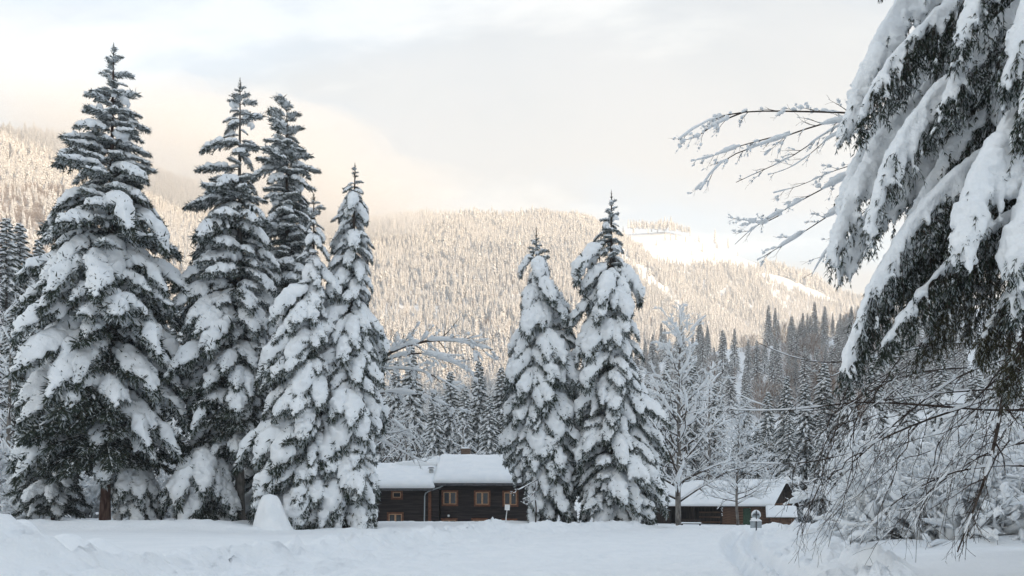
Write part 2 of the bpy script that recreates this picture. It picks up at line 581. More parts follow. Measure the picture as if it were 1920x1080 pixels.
# ------------------------------------------------------------------ boughs
def make_bough(axis, side, nside, hang, rng, blade=0.22, bw=0.022, dens=9, snow=0.16, snow_p=0.9, snow_from=0.12, voxel=0.07,
               wood=0.035, fw=0.75, frost=0.22, shape=0.75, name='bough', needle_mat=None, hangp=0.35, ratio=0.6, under=0.5, side_pow=1.0, snow_w=1.0, K=7):
    """axis (n,3): the main stem. side: longest side twig. Returns (wood + needles mesh, snow mesh)."""
    axis = np.asarray(axis, float)
    n = len(axis)
    L = np.linalg.norm(np.diff(axis, axis=0), axis=1).sum()
    t = (np.arange(nside) + rng.random(nside)) / nside * 0.9 + 0.08
    base, tan = samp(axis[None], t[None]); base, tan = base[0], tan[0]
    up = np.array([0, 0, 1.0])
    lat = nrm(np.cross(tan, up) + 1e-4)
    # flat lateral from the overall axis, for steep parts
    ov = axis[-1] - axis[0]; ov[2] = 0
    gl = nrm(np.cross(ov / max(np.linalg.norm(ov), 1e-6), up))
    lat = nrm(lat * 0.5 + gl * 0.5)
    sg = np.where(np.arange(nside) % 2 == 0, 1.0, -1.0)
    sh = np.sin(np.pi * np.clip(t, 0, 1) ** shape) * 0.85 + 0.22 * (1 - t) + 0.12
    ln = side * sh * (0.7 + 0.6 * rng.random(nside))
    d0 = nrm(tan * fw + lat * sg[:, None] * (0.75 + 0.2 * rng.random(nside))[:, None] + rng.normal(0, 0.12, (nside, 3)))
    d0 = d0 + np.array([0, 0, 0.12])
    pts = [base]
    for k in range(1, K):
        d = d0.copy()
        d[:, 2] -= hang * (k / (K - 1)) ** side_pow * 1.6
        d = nrm(d)
        pts.append(pts[-1] + d * (ln / (K - 1))[:, None])
    C = np.stack(pts, 1)
    mb = MB()
    ra = np.linspace(wood, wood * 0.25, n)
    tubes(mb, axis, ra, 5, 0)
    tubes(mb, C, np.linspace(wood * 0.32, wood * 0.1, K)[None].repeat(nside, 0), 3, 0)
    # needle twigs on the side branches and on the stem
    allC = C
    m = max(3, int(dens * side / 0.9))
    tt = np.clip((np.arange(m)[None] + rng.random((nside, m))) / m, 0, 1)
    p, tg = samp(allC, tt)
    m2 = int(dens * L / 0.8)
    pa, ta = samp(axis[None], np.sort(rng.random((1, m2)) * 0.88 + 0.12))
    p = np.concatenate([p.reshape(-1, 3), pa[0]]); tg = np.concatenate([tg.reshape(-1, 3), ta[0]])
    sz = np.concatenate([(1.05 - 0.5 * tt).ravel(), np.full(m2, 1.0)])
    B, D, Ls = [], [], []
    for s in (1, -1, 0):
        l = nrm(np.cross(tg, up) + 1e-3)
        dd = tg * 0.75 + l * s * 0.7 + rng.normal(0, 0.16, p.shape)
        dd[:, 2] -= hangp if s else hangp + under
        B.append(p + rng.normal(0, 0.01, p.shape)); D.append(dd); Ls.append(blade * sz * (0.6 + 0.7 * rng.random(len(p))))
    # some sprays stand up through the snow
    up_ = rng.random(len(p)) < 0.30
    dd = tg[up_] * 0.8 + rng.normal(0, 0.30, p[up_].shape); dd[:, 2] += 0.55
    B.append(p[up_]); D.append(dd); Ls.append(blade * 1.15 * rng.uniform(0.7, 1.2, up_.sum()))
    # tips
    B.append(C[:, -2]); D.append(C[:, -1] - C[:, -2]); Ls.append(np.full(nside, blade * 1.2))
    B = np.concatenate(B); D = np.concatenate(D); Ls = np.concatenate(Ls)
    mt = np.where(rng.random(len(B)) < frost, 2, 1)
    spindles(mb, B, D, Ls, bw * (0.7 + 0.6 * rng.random(len(B))), mt)
    me = mb.mesh(name, [M_TWIG, needle_mat or M_NEED, M_FROST])
    if snow <= 0:
        return me, None
    sb = MB()
    # snow lies on each loaded twig and on the stem
    load = rng.random(nside) < snow_p
    idx = np.where(load & (t > snow_from))[0]
    if len(idx):
        K2 = K + 5
        S, _ = samp(C[idx], np.repeat(np.linspace(0, 1, K2)[None], len(idx), 0))
        s = np.linspace(0, 1, K2)
        c0, c1 = rng.uniform(0.0, 0.3, (len(idx), 1)), rng.uniform(0.7, 1.0, (len(idx), 1))
        prof = np.sin(np.pi * np.clip((s[None] - c0 + 0.05) / (c1 - c0 + 0.08), 0, 1)) ** 0.6
        r = snow * (0.45 + 0.95 * rng.random(len(idx)))[:, None] * prof * (0.55 + 0.45 * sh[idx] / sh.max())[:, None]
        r = r * (1 + rng.normal(0, 0.22, r.shape))
        r = np.maximum(r, 0.010)
        S = S.copy()
        S[..., 2] += r * 0.38
        tubes(sb, S, r * snow_w, 7, 0, flat=0.62 / snow_w)
    ts = np.linspace(snow_from, 0.97, 12)[None]
    pa, ta = samp(axis[None], ts)
    pr = np.sin(np.pi * np.clip(0.08 + 0.84 * np.linspace(0, 1, 12), 0, 1)) ** 0.6
    r = np.maximum(snow * 1.15 * pr * (0.7 + 0.5 * rng.random(12)), 0.012)[None]
    pa = pa.copy(); pa[..., 2] += r * 0.4
    tubes(sb, pa, r, 7, 0, flat=0.7)
    return me, snow_body(sb, voxel, 'snow', seed=int(rng.integers(1000)), ratio=ratio)


def arc_axis(L, th0, th1, n=14, pw=1.2, rng=None, tip=0.0, wob=0.05):
    s = np.linspace(0, 1, n)
    th = np.radians(th0 + (th1 - th0) * s ** pw + tip * sstep(s, 0.75, 1.0))
    az = np.cumsum(rng.normal(0, wob, n)) * 0.5
    d = np.stack([np.cos(th) * np.cos(az), np.cos(th) * np.sin(az), np.sin(th)], -1)
    p = np.concatenate([[[0, 0, 0]], np.cumsum((d[:-1] + d[1:]) / 2 * L / (n - 1), axis=0)])
    return p


BOUGH = {}


def build_bough_kinds():
    rng = np.random.default_rng(7)
    #        L   th0  th1  tip side ns hang snow p    voxel
    spec = {
        'top':   (0.9, 34, 2, 0, 0.32, 11, 0.15, 0.12, 0.9, 0.045, 0.02),
        'flat':  (2.2, 10, -18, 14, 0.54, 20, 0.32, 0.16, 0.95, 0.05, 0.03),
        'mid':   (2.8, 6, -58, 8, 0.74, 28, 0.75, 0.15, 0.84, 0.055, 0.035),
        'droop': (3.4, 0, -78, 4, 0.84, 34, 1.15, 0.175, 0.84, 0.06, 0.04),
        'steep': (2.4, -22, -87, 0, 0.66, 26, 1.15, 0.185, 0.92, 0.06, 0.035),
        'bare':  (3.0, -4, -40, 12, 0.85, 26, 0.60, 0.05, 0.35, 0.05, 0.035),
    }
    for k, (L, a, b, tip, side, ns, hang, sn, p, vx, wood) in spec.items():
        for j in range(4):
            q = rng.uniform(0.9, 1.1)
            ax = arc_axis(L * q, a + rng.normal(0, 3), b + rng.normal(0, 5), rng=rng, tip=tip)
            nd, sw = make_bough(ax, side * rng.uniform(0.85, 1.2), ns, hang, rng, snow=sn * rng.uniform(0.85, 1.2), snow_p=p, voxel=vx, wood=wood,
                                blade=0.17 if k == 'top' else 0.25, bw=0.016 if k == 'top' else 0.023, dens=13 if k == 'bare' else 11,
                                frost=0.22 if k == 'bare' else (0.5 if k in ('top', 'flat') else 0.4))
            BOUGH.setdefault(k, []).append((nd, sw, float(ax[-1, 0]), float(ax[-1, 2])))


build_bough_kinds()


def trunk_mesh(H, r0, rng, mat, n=14, lean=0.0, sides=9, top=0.985):
    z = np.linspace(-0.6, H * top, n)
    x = np.cumsum(rng.normal(0, 0.02, n)) * 0.4 + lean * z / H
    y = np.cumsum(rng.normal(0, 0.02, n)) * 0.4
    x -= x[0]; y -= y[0]
    r = r0 * (1 - np.clip(z, 0, None) / H) ** 0.85 + 0.02
    r[0] *= 1.25
    mb = MB()
    tubes(mb, np.stack([x, y, z], -1), r, sides)
    return mb.mesh('trunk', mat), lambda h: (np.interp(h, z, x), np.interp(h, z, y))


def leader_mesh(rng, h=1.0):
    mb = MB()
    z = np.linspace(0, h, 5)
    tubes(mb, np.stack([rng.normal(0, 0.015, 5), rng.normal(0, 0.015, 5), z], -1), np.linspace(0.03, 0.012, 5), 5, 0)
    B, D, Ln = [], [], []
    for f, c, l in ((0.06, 5, 0.34), (0.3, 5, 0.28), (0.52, 4, 0.2), (0.75, 3, 0.12)):
        a0 = rng.random() * 6
        for q in range(c):
            a = a0 + q * 6.283 / c
            B.append([0, 0, f * h]); D.append([math.cos(a), math.sin(a), 0.85]); Ln.append(l * rng.uniform(0.7, 1.2))
    spindles(mb, np.array(B), np.array(D), np.array(Ln), np.full(len(B), 0.024), 1)
    m = 26
    zz = rng.random(m) * h * 0.9
    a = rng.random(m) * 6.28
    spindles(mb, np.stack([0 * zz, 0 * zz, zz], -1), np.stack([np.cos(a), np.sin(a), 0 * a + 1.5], -1), np.full(m, 0.1), np.full(m, 0.014), 1)
    return mb.mesh('leader', [M_TWIG, M_NEED])


def cap_mesh(rng, w, h):
    """a lump of snow draped round a top"""
    sb = MB()
    n = 9
    a = rng.random(n) * 6.28
    for q in range(n):
        r = w * rng.uniform(0.10, 0.5)
        k = np.linspace(0, 1, 6)
        drop = h * rng.uniform(0.5, 1.0)
        p = np.stack([np.cos(a[q]) * r * k ** 0.5, np.sin(a[q]) * r * k ** 0.5 - 0.05 * w, -drop * k ** 1.7], -1)
        tubes(sb, p, w * rng.uniform(0.16, 0.26) * np.array([0.7, 0.95, 1, 1, 0.8, 0.35]), 7)
    return snow_body(sb, 0.07, 'snow_cap', seed=int(rng.integers(999)), ratio=0.6)


TUFTS = [cap_mesh(np.random.default_rng(40 + q_), 0.85, 0.55) for q_ in range(3)]


def spruce(name, base, H, r0, prof, kinds, label, seed, step=(0.50, 0.74), count=(3.4, 9.5), fill=0.6, lean=0.0, mat=None, group=None, caps=(), lead=1.0, rscale=0.95, clear=0.0, jit=0.18):
    """prof: rows (height, reach to -x, reach to +x) of the outline in metres; kinds: rows (height, {kind: weight})."""
    rng = np.random.default_rng(seed)
    root = thing(name, base, label, 'tree', group)
    tm, at = trunk_mesh(H, r0, rng, mat or M_BARK, lean=lean)
    obj('trunk', tm, root)
    prof = np.array(sorted(prof), float)
    ld = obj('leader', leader_mesh(rng, lead), root)
    ax, ay = at(H * 0.98)
    ld.location = (ax, ay, H - lead)
    h = H - lead * 0.75
    az0 = rng.random() * 6.28
    khs = [k[0] for k in kinds]

    def pick(hh):
        i = min(range(len(khs)), key=lambda q: abs(khs[q] - hh) * rng.uniform(0.75, 1.3))
        d = kinds[i][1]
        ks = list(d)
        w = np.array([d[k] for k in ks], float)
        return ks[rng.choice(len(ks), p=w / w.sum())]

    def put(kind, hh, az, reach):
        nd, sw, ex, ez = BOUGH[kind][rng.integers(4)]
        s = float(np.clip(reach / ex, 0.22, 2.1))
        att = hh - s * min(ez, 0) * 0.62
        att = min(att, H - lead * 0.55)
        bx, by = at(att)
        b = obj('bough', nd, root)
        b.location = (bx, by, att)
        b.rotation_euler = (rng.normal(0, 0.12), rng.normal(0, 0.06), az)
        sy = s ** 0.8
        b.scale = (s, sy * rng.choice([-1, 1]), s ** 0.9)
        if sw is not None:
            obj('snow', sw, b)

    f = 0
    while h > max(0.3, clear):
        fr = 1 - h / H
        c = count[0] + (count[1] - count[0]) * fr ** 0.8
        c = int(c + rng.random())
        az0 += 2.4 + rng.normal(0, 0.3)
        for q in range(c):
            az = az0 + q * 6.283 / c + rng.normal(0, 0.22)
            cx = math.cos(az)
            rl, rr = np.interp(h, prof[:, 0], prof[:, 1]), np.interp(h, prof[:, 0], prof[:, 2])
            reach = (rl * (1 - cx) + rr * (1 + cx)) / 2 * (1 + rng.normal(0, jit)) * rscale
            if fr < 0.42 and rng.random() < 0.12:
                continue
            if fr < 0.4:
                reach *= 1 + rng.normal(0, 0.16)
            if 0.03 < fr < 0.6 and rng.random() < 0.16:
                cp = obj('snow_cap', TUFTS[rng.integers(3)], root)
                bx, by = at(h)
                cp.location = (bx + cx * reach * 0.45, by + math.sin(az) * reach * 0.45, h + 0.1)
                sc_ = rng.uniform(0.6, 1.25) * (0.5 + 0.9 * min(fr * 2, 1))
                cp.scale = (sc_, sc_, sc_)
                cp.rotation_euler = (0, rng.uniform(0.2, 0.7), az)
            reach *= 0.84 + 0.16 * min(1, fr / 0.5)
            put(pick(h), h + rng.normal(0, 0.12), az, max(reach, 0.22))
            if rng.random() < fill * fr + 0.05 and reach > 1.2:
                put('bare' if rng.random() < 0.65 else pick(h), h - 0.3 + rng.normal(0, 0.2), az + 0.5 + rng.normal(0, 0.3), reach * rng.uniform(0.5, 0.75))
        h -= step[0] + (step[1] - step[0]) * fr ** 0.7 * rng.uniform(0.8, 1.2)
    for (ch, w, hh, dx) in caps:
        bx, by = at(ch)
        c = obj('snow_cap', cap_mesh(rng, w, hh), root)
        c.location = (bx + dx, by - 0.1, ch)
    return root


def outline(px0, rows, y, zb):
    """rows (row, left px, right px) read at distance y -> (height above base, reach left, reach right)"""
    return [(EYE + (HZ - r) / F * y - zb, (px0 - a) / F * y, (b - px0) / F * y) for r, a, b in rows]


def build_main_spruces():
    def go(name, px, yy, toppy, r0, rows, kinds, label, seed, zoff=0.0, **kw):
        x = (px - 960) / F * yy
        zb = gz(x, yy) - 0.15 + zoff
        H = EYE + (HZ - toppy) / F * yy - zb
        pr = outline(px, rows, yy, zb)
        kk = [(EYE + (HZ - r) / F * yy - zb, d) for r, d in kinds]
        return spruce(name, (x, yy, zb), H, r0, pr, kk, label, seed, **kw)

    g = 'tall snow laden spruces at the edge of the meadow'
    go('snow_laden_spruce', 196, 48, 80, 0.28,
       [(90, 190, 202), (120, 176, 222), (160, 168, 232), (210, 146, 250), (240, 140, 262), (300, 112, 275), (350, 88, 288), (400, 112, 305), (450, 100, 335), (530, 78, 338), (600, 48, 335),
        (650, 24, 338), (700, 35, 330), (780, 12, 320), (860, 15, 290), (900, 40, 270), (960, 70, 250)],
       [(110, {'top': 1}), (190, {'flat': 3, 'top': 1}), (330, {'flat': 4, 'mid': 1}), (430, {'mid': 3, 'droop': 1, 'flat': 1}), (560, {'droop': 3, 'mid': 1, 'steep': 1}), (700, {'droop': 3, 'steep': 1, 'bare': .5}), (850, {'droop': 2, 'bare': 1.5})],
       'tallest spruce, far left, with bare looking spire and heavy drooping snow boughs', 11, lean=0.55, mat=M_BARKR, group=g, lead=1.1, clear=3.0)
    go('snow_laden_spruce', 450, 51, 146, 0.30,
       [(160, 442, 455), (185, 425, 475), (220, 412, 480), (250, 402, 480), (300, 376, 492), (340, 362, 490), (380, 356, 495), (400, 350, 500), (470, 348, 505), (560, 336, 510), (660, 338, 515), (740, 330, 520), (860, 345, 510), (960, 370, 500)],
       [(165, {'top': 1}), (230, {'top': 1, 'flat': 1, 'mid': 1}), (330, {'flat': 3, 'mid': 2}), (450, {'mid': 3, 'droop': 1}), (620, {'droop': 3, 'mid': 1, 'steep': 1}), (850, {'droop': 2, 'bare': 1})],
       'second tallest spruce, straight spire, standing left of its forked looking neighbours', 22, mat=M_GREYBARK, group=g, clear=3.4)
    go('snow_laden_spruce', 538, 57, 185, 0.34,
       [(200, 530, 546), (215, 505, 556), (250, 500, 575), (300, 478, 592), (330, 482, 604), (400, 480, 600), (500, 470, 610), (640, 450, 620), (800, 440, 630), (950, 450, 625)],
       [(200, {'top': 1}), (270, {'flat': 3, 'top': 1}), (400, {'flat': 2, 'mid': 3}), (600, {'droop': 2, 'mid': 2}), (850, {'droop': 2, 'bare': 1})],
       'thin topped spruce with flat upper branches squeezed behind two neighbours', 33, group=g)
    go('snow_laden_spruce', 650, 49, 305, 0.30,
       [(320, 644, 660), (350, 622, 668), (400, 612, 688), (460, 604, 696), (520, 592, 692), (560, 590, 690), (630, 580, 708), (700, 560, 700), (760, 545, 702), (830, 530, 706), (900, 515, 706), (960, 530, 700)],
       [(330, {'top': 1}), (360, {'mid': 2, 'top': 1}), (400, {'mid': 2, 'steep': 1.4}), (500, {'steep': 2, 'droop': 2}), (700, {'steep': 3, 'droop': 2}), (900, {'steep': 3, 'droop': 1})],
       'heavily plastered spruce left of the dark brown house, snow down to the ground', 44, lean=0.5, group=g, rscale=0.86)
    go('snow_laden_spruce', 588, 47.5, 362, 0.20,
       [(375, 578, 602), (400, 572, 606), (440, 568, 610), (520, 560, 620), (600, 520, 620), (700, 495, 620), (800, 480, 610), (900, 470, 600), (960, 490, 590)],
       [(380, {'top': 1}), (450, {'steep': 2, 'mid': 1}), (700, {'steep': 2, 'droop': 2}), (900, {'steep': 2, 'droop': 1, 'bare': .6})],
       'slim spruce topped by a round snow lump, in front of the thin topped spruce', 55, group=g, caps=[(15.8, 1.1, 1.5, 0), (14.6, 1.2, 1.2, 0.1)], lead=0.7)
    go('snow_laden_spruce', 1006, 58, 425, 0.28,
       [(440, 994, 1008), (470, 990, 1016), (490, 986, 1034), (540, 982, 1046), (560, 978, 1064), (600, 972, 1074), (640, 964, 1082), (700, 958, 1086), (780, 950, 1090), (840, 950, 1092), (870, 962, 1090), (890, 976, 1086), (915, 990, 1080), (940, 996, 1075), (965, 1000, 1070)],
       [(470, {'top': 1}), (520, {'steep': 1}), (650, {'steep': 4, 'droop': 1}), (900, {'steep': 3, 'droop': 1})],
       'blunt column shaped spruce plastered in thick snow, right of the house front', 66, group=g, step=(0.42, 0.62), jit=0.15,
       rscale=0.98, caps=[(18.9, 1.5, 2.4, 0.25), (17.2, 2.3, 2.6, 0.3), (15.6, 2.7, 2.3, 0.2), (14.2, 2.7, 2.0, -0.5), (12.6, 2.6, 2.0, 0.5)], lead=1.5, clear=0.5)
    go('snow_laden_spruce', 1146, 57, 356, 0.32,
       [(370, 1139, 1152), (410, 1125, 1170), (430, 1122, 1178), (450, 1112, 1170), (480, 1100, 1172), (530, 1086, 1182), (590, 1076, 1188), (650, 1078, 1192), (700, 1084, 1198), (760, 1086, 1216), (810, 1086, 1230), (860, 1080, 1240), (905, 1072, 1246), (950, 1085, 1225), (980, 1100, 1205)],
       [(390, {'top': 1}), (440, {'mid': 1, 'flat': 1}), (560, {'mid': 1, 'steep': 2, 'droop': 1}), (700, {'droop': 3, 'steep': 2}), (900, {'droop': 3, 'steep': 1, 'mid': .5})],
       'pointed snow laden spruce between the house and the log barn', 77, group=g, lead=1.3)
    # two younger ones under the big trees
    g2 = 'young spruces under the tall ones'
    go('young_spruce', 385, 50, 828, 0.12,
       [(835, 375, 395), (860, 335, 420), (900, 312, 438), (940, 305, 440), (960, 320, 430)], [(850, {'steep': 2, 'droop': 1}), (930, {'steep': 2, 'bare': 1.4})],
       'low young spruce with finger shaped snow pads between the two tallest trunks', 88, group=g2, lead=0.4, step=(0.4, 0.6))
    go('young_spruce', 250, 49.5, 852, 0.10,
       [(860, 242, 258), (890, 215, 285), (930, 205, 300), (965, 215, 290)], [(870, {'steep': 2}), (940, {'steep': 2, 'droop': 1})],
       'low young spruce right beside the red brown trunk of the tallest tree', 99, group=g2, lead=0.4, step=(0.4, 0.6))
    go('young_spruce', 100, 50, 800, 0.12,
       [(815, 92, 108), (860, 60, 140), (910, 35, 160), (960, 45, 150)], [(830, {'steep': 1, 'bare': 1}), (920, {'bare': 2, 'droop': 1})],
       'low young spruce with dark bare sprays at the left foot of the tallest tree', 111, group=g2, lead=0.4, step=(0.4, 0.6))


build_main_spruces()

# ------------------------------------------------------------------ plainer spruces for the forest behind
def forest_spruce(seed, H, Rm, nb, nblade, snow=0.16, blade=0.55, bw=0.07, droop=1.0, white=0.6, side=3):
    """returns (trunk MB, needles MB, snow MB) of one spruce whose boughs are drawn in one go"""
    rng = np.random.default_rng(seed)
    t1, t2, t3 = MB(), MB(), MB()
    z = np.linspace(-1.0, H, 6)
    tubes(t1, np.stack([0 * z, 0 * z, z], -1), 0.016 * H * (1 - np.clip(z, 0, None) / H) + 0.02, 5)
    u = (np.arange(nb) + rng.random(nb)) / nb
    h = H * (0.05 + 0.93 * u ** 0.9)
    fr = 1 - h / H
    reach = Rm * (fr ** 0.8) * (0.75 + 0.5 * rng.random(nb)) + 0.15
    az = np.arange(nb) * 2.39996 + rng.normal(0, 0.3, nb)
    K = 5
    s = np.linspace(0, 1, K)[None]
    dz = -(0.25 + 0.75 * fr[:, None]) * droop * reach[:, None] * s ** 1.5 * (0.8 + 0.5 * rng.random((nb, 1))) + 0.12 * reach[:, None] * s
    C = np.stack([np.cos(az)[:, None] * reach[:, None] * s, np.sin(az)[:, None] * reach[:, None] * s, h[:, None] + dz], -1)
    tt = 0.15 + 0.85 * rng.random((nb, nblade))
    p, tg = samp(C, tt)
    lat = nrm(np.cross(tg, np.array([0, 0, 1.0])) + 1e-3)
    sg = np.sign(rng.random((nb, nblade, 1)) - 0.5)
    d = tg * 0.6 + lat * sg * 0.75 + rng.normal(0, 0.15, p.shape)
    d[..., 2] -= 0.55
    l = blade * (0.5 + 0.7 * (1 - tt) + 0.3 * rng.random(tt.shape)) * np.clip(reach / Rm * 1.5 + 0.25, 0.3, 1)[:, None]
    spindles(t2, p.reshape(-1, 3), d.reshape(-1, 3), l.ravel(), (bw * (0.6 + 0.8 * rng.random(l.shape))).ravel())
    # snow along each bough and on a share of its sprays
    keep = rng.random(nb) < white + 0.25
    S = C[keep]
    w = snow * (0.5 + 0.9 * rng.random((len(S), 1))) * np.clip(reach[keep] / Rm + 0.35, 0.3, 1)[:, None]
    tubes(t3, S, w * np.array([[0.35, 0.9, 1.0, 0.9, 0.25]]), side + 1, 0, flat=0.6, lift=0.7)
    m = rng.random(l.shape) < white * 0.55
    pp, dd, ll = p[m], d[m], l[m]
    pp = pp + np.array([0, 0, 0.06])
    spindles(t3, pp, dd + np.array([0, 0, 0.12]), ll * 0.85, snow * 0.42 * (0.6 + 0.8 * rng.random(len(ll))))
    return t1, t2, t3


def joined(parts, name, mats):
    mb = MB()
    for i, q in enumerate(parts):
        for v, f, m in q_iter(q):
            mb.add(v, f, i)
    return mb.mesh(name, mats)


def q_iter(q):
    v = np.concatenate(q.v)
    if q.f4:
        yield v, np.concatenate(q.f4), 0
    if q.f3:
        # second add needs its own copy of the vertices
        yield v, np.concatenate(q.f3), 0


MID = []
FAR = []


def copies(protos, name, pts, label, cat, group, rng, smin=0.85, smax=1.15):
    for k, (x, y, hscale) in enumerate(pts):
        pr = protos[rng.integers(len(protos))]
        s = hscale * rng.uniform(smin, smax)
        zz = gz(x, y) - 0.3
        rz = rng.random() * 6.28
        lab = label[k] if isinstance(label, (list, tuple)) else label
        if isinstance(pr, tuple):
            t = thing(name, (x, y, zz), lab, cat, group, rz)
            t.scale = (s * rng.uniform(0.9, 1.1), s * rng.uniform(0.9, 1.1), s)
            for nm, me in zip(('trunk', 'crown', 'snow'), pr):
                obj(nm, me, t)
        else:
            o = obj(name, pr)
            o.location = (x, y, zz)
            o.rotation_euler = (0, 0, rz)
            o.scale = (s * rng.uniform(0.85, 1.15), s * rng.uniform(0.85, 1.15), s)
            tag(o, lab, cat, group)


def build_forest():
    rng = np.random.default_rng(5)
    for q in range(4):
        a, b, c = forest_spruce(200 + q, 24, 4.0, 210, 34, snow=0.26, blade=0.75, bw=0.055, droop=1.0, white=0.75)
        MID.append((a.mesh('trunk', M_BARK), b.mesh('crown', M_NEED), c.mesh('snow', M_SNOW)))
    slope = []
    for q in range(4):
        ps = forest_spruce(300 + q, 24, 3.1 + 0.4 * q % 2, 120, 16, snow=0.32, blade=0.95, bw=0.10, droop=0.8, white=0.78)
        slope.append(joined(ps, 'forest_spruce', [M_BARK, M_NEEDF, M_SNOWF]))
    # the row behind the brown house
    rows = [(772, 640, 128, 'double looking spruce of the row behind the house, nearest the bent branch'), (742, 668, 135, 'spruce behind the left roof, partly hidden by the bent snowy branches'),
            (845, 688, 132, 'spruce behind the metal chimney pipe, shorter than the ones beside it'), (898, 668, 140, 'straight dark spruce behind the brick chimney'),
            (940, 680, 138, 'dark spruce beside the column shaped tree, right of the brick chimney'), (815, 722, 120, 'short spruce rising just over the middle of the house roof'),
            (872, 715, 122, 'low spruce tucked close behind the brick chimney'), (712, 700, 124, 'low spruce at the left end of the house, behind bent branches'),
            (958, 700, 125, 'low spruce half covered by the column shaped tree'), (918, 735, 118, 'smallest spruce over the right part of the house roof')]
    for px, top, y, lab in rows:
        x = (px - 960) / F * y
        h = (EYE + (HZ - top) / F * y - gz(x, y)) / 24.0
        copies(MID, 'dark_spruce', [(x, y, h)], lab, 'tree', 'dark spruces behind the house', rng, 1.0, 1.0)
    # left edge
    for px, top, y, lab in [(12, 398, 118, 'dark spruce cut by the left picture edge, up on the slope'), (38, 408, 122, 'narrow dark spruce next to the one at the left edge'),
                            (73, 438, 126, 'single pointed dark spruce against the glowing hillside, left of the tallest tree'), (-25, 420, 115, 'dark spruce mostly outside the left edge'),
                            (30, 560, 92, 'snowy spruce low on the left slope, behind the tallest tree'), (100, 540, 110, 'dark spruce half hidden behind the tallest tree'),
                            (335, 560, 105, 'dark spruce glimpsed between the two tallest trees'), (-10, 640, 80, 'low snowy spruce at the left edge, nearest the meadow')]:
        x = (px - 960) / F * y
        h = (EYE + (HZ - top) / F * y - gz(x, y)) / 24.0
        copies(MID, 'dark_spruce', [(x, y, h)], lab, 'tree', 'dark spruces on the left slope', rng, 1.0, 1.0)
    # behind the barn and to the right of it
    pts = []
    for px, top, y in [(1215, 700, 128), (1250, 672, 140), (1300, 690, 135), (1340, 705, 125), (1395, 735, 130), (1440, 720, 128), (1475, 690, 118), (1510, 700, 108), (1545, 668, 112), (1590, 690, 104), (1640, 660, 108), (1700, 690, 100),
                       (1765, 660, 104), (1830, 680, 98), (1900, 650, 102), (1420, 790, 108), (1480, 770, 104), (1540, 760, 98), (1180, 740, 135)]:
        x = (px - 960) / F * y
        pts.append((x, y, (EYE + (HZ - top) / F * y - gz(x, y)) / 24.0))
    copies(MID, 'dark_spruce', pts, 'dark snow streaked spruce in the wood behind the log barn', 'tree', 'spruces behind the log barn', rng, 0.95, 1.05)
    # shaded slope on the right: singly told apart near its upper edge
    pts, tries = [], 0
    while len(pts) < 235 and tries < 9000:
        tries += 1
        y = rng.uniform(250, 460)
        u = rng.uniform(0.10, 0.66)
        x = u * y
        z = gz(x, y)
        if z < 8:
            continue
        row = HZ - F * (z - EYE) / y
        colx = 960 + u * F
        if 1385 < colx < 1450 and 650 < row < 760 and rng.random() < 0.6:
            continue          # the bare brown wood and the open chute
        if any((x - q[0]) ** 2 + (y - q[1]) ** 2 < 14 for q in pts):
            continue
        pts.append((x, y, rng.uniform(0.5, 0.95)))
    copies(slope, 'forest_spruce', pts, 'grey green snow dusted spruce in the shaded forest on the right slope', 'tree', 'spruces of the shaded right slope', rng)
    # bare bushes in that wood: brown broadleaf crowns
    bare = []
    for q in range(3):
        r2 = np.random.default_rng(400 + q)
        mb = MB()
        n = 420
        b = np.stack([r2.normal(0, 1.3, n), r2.normal(0, 1.3, n), r2.uniform(0, 9, n)], -1)
        d = b * np.array([0.25, 0.25, 0]) + np.stack([r2.normal(0, .4, n), r2.normal(0, .4, n), np.full(n, 1.0)], -1)
        spindles(mb, b, d, r2.uniform(1.5, 4.0, n), np.full(n, 0.045), (r2.random(n) < 0.22).astype(int))
        zz = np.linspace(-1, 8, 4)
        tubes(mb, np.stack([0 * zz, 0 * zz, zz], -1), np.array([.16, .13, .1, .04]), 5)
        bare.append(mb.mesh('bare_tree', [M_BARE, M_SNOWF]))
    pts = []
    while len(pts) < 90:
        y = rng.uniform(225, 430); u = rng.uniform(0.16, 0.46); x = u * y
        row = HZ - F * (gz(x, y) - EYE) / y
        colx = 960 + u * F
        if row > 800 or row < 600 or (1370 > colx and rng.random() < 0.7):
            continue
        if 1392 < colx < 1420 and row > 700 and rng.random() < 0.7:
            continue
        pts.append((x, y, rng.uniform(0.7, 1.2)))
    copies(bare, 'bare_tree', pts, 'bare brown broadleaf tree among the spruces of the right slope', 'tree', 'bare trees of the right slope', rng)
    # the sunlit hillside: thousands of trees that read as one mass
    FAR.extend(joined(forest_spruce(500 + q, 20, 2.7, 54, 7, snow=0.95, blade=1.2, bw=0.16, droop=0.75, white=1.05), 'frosted_spruce', [M_BARK, M_NEEDF, M_SNOWF]) for q in range(3))
    g = np.random.default_rng(77)
    n = 90000
    y = np.sqrt(g.uniform(430 ** 2, 1700 ** 2, n))
    u = g.uniform(-0.86, 0.44, n)
    x = u * y
    a, b, c, r = hill_parts(x, y)
    ok = (a > 30) & (a > b + 2) & (a > c + 2)
    row = HZ - F * (a / y); colx = 960 + u * F
    pt = fbm2(x, y, 0.008, 3, 91)
    bareq = ((colx < 190) & (row > 345) & (pt > 0.2) & (g.random(n) < 0.8)) | ((row > 480) & (g.random(n) < 0.07))
    D0 = np.interp(u, A_U, A_0); Dr = np.interp(u, A_U, A_D)
    ok &= (y < Dr * 1.08)
    # the piste on the shoulder to the right stays open
    pis = (colx > 1150) & (np.abs(row - (478 + (colx - 1165) * 0.92)) < 11 + (colx - 1150) * 0.05 + 9 * fbm2(x, y, 0.03, 3, 17)) & (colx < 1275)
    ok &= ~(pis & (g.random(n) > 0.10))
    ok &= g.random(n) < 0.8
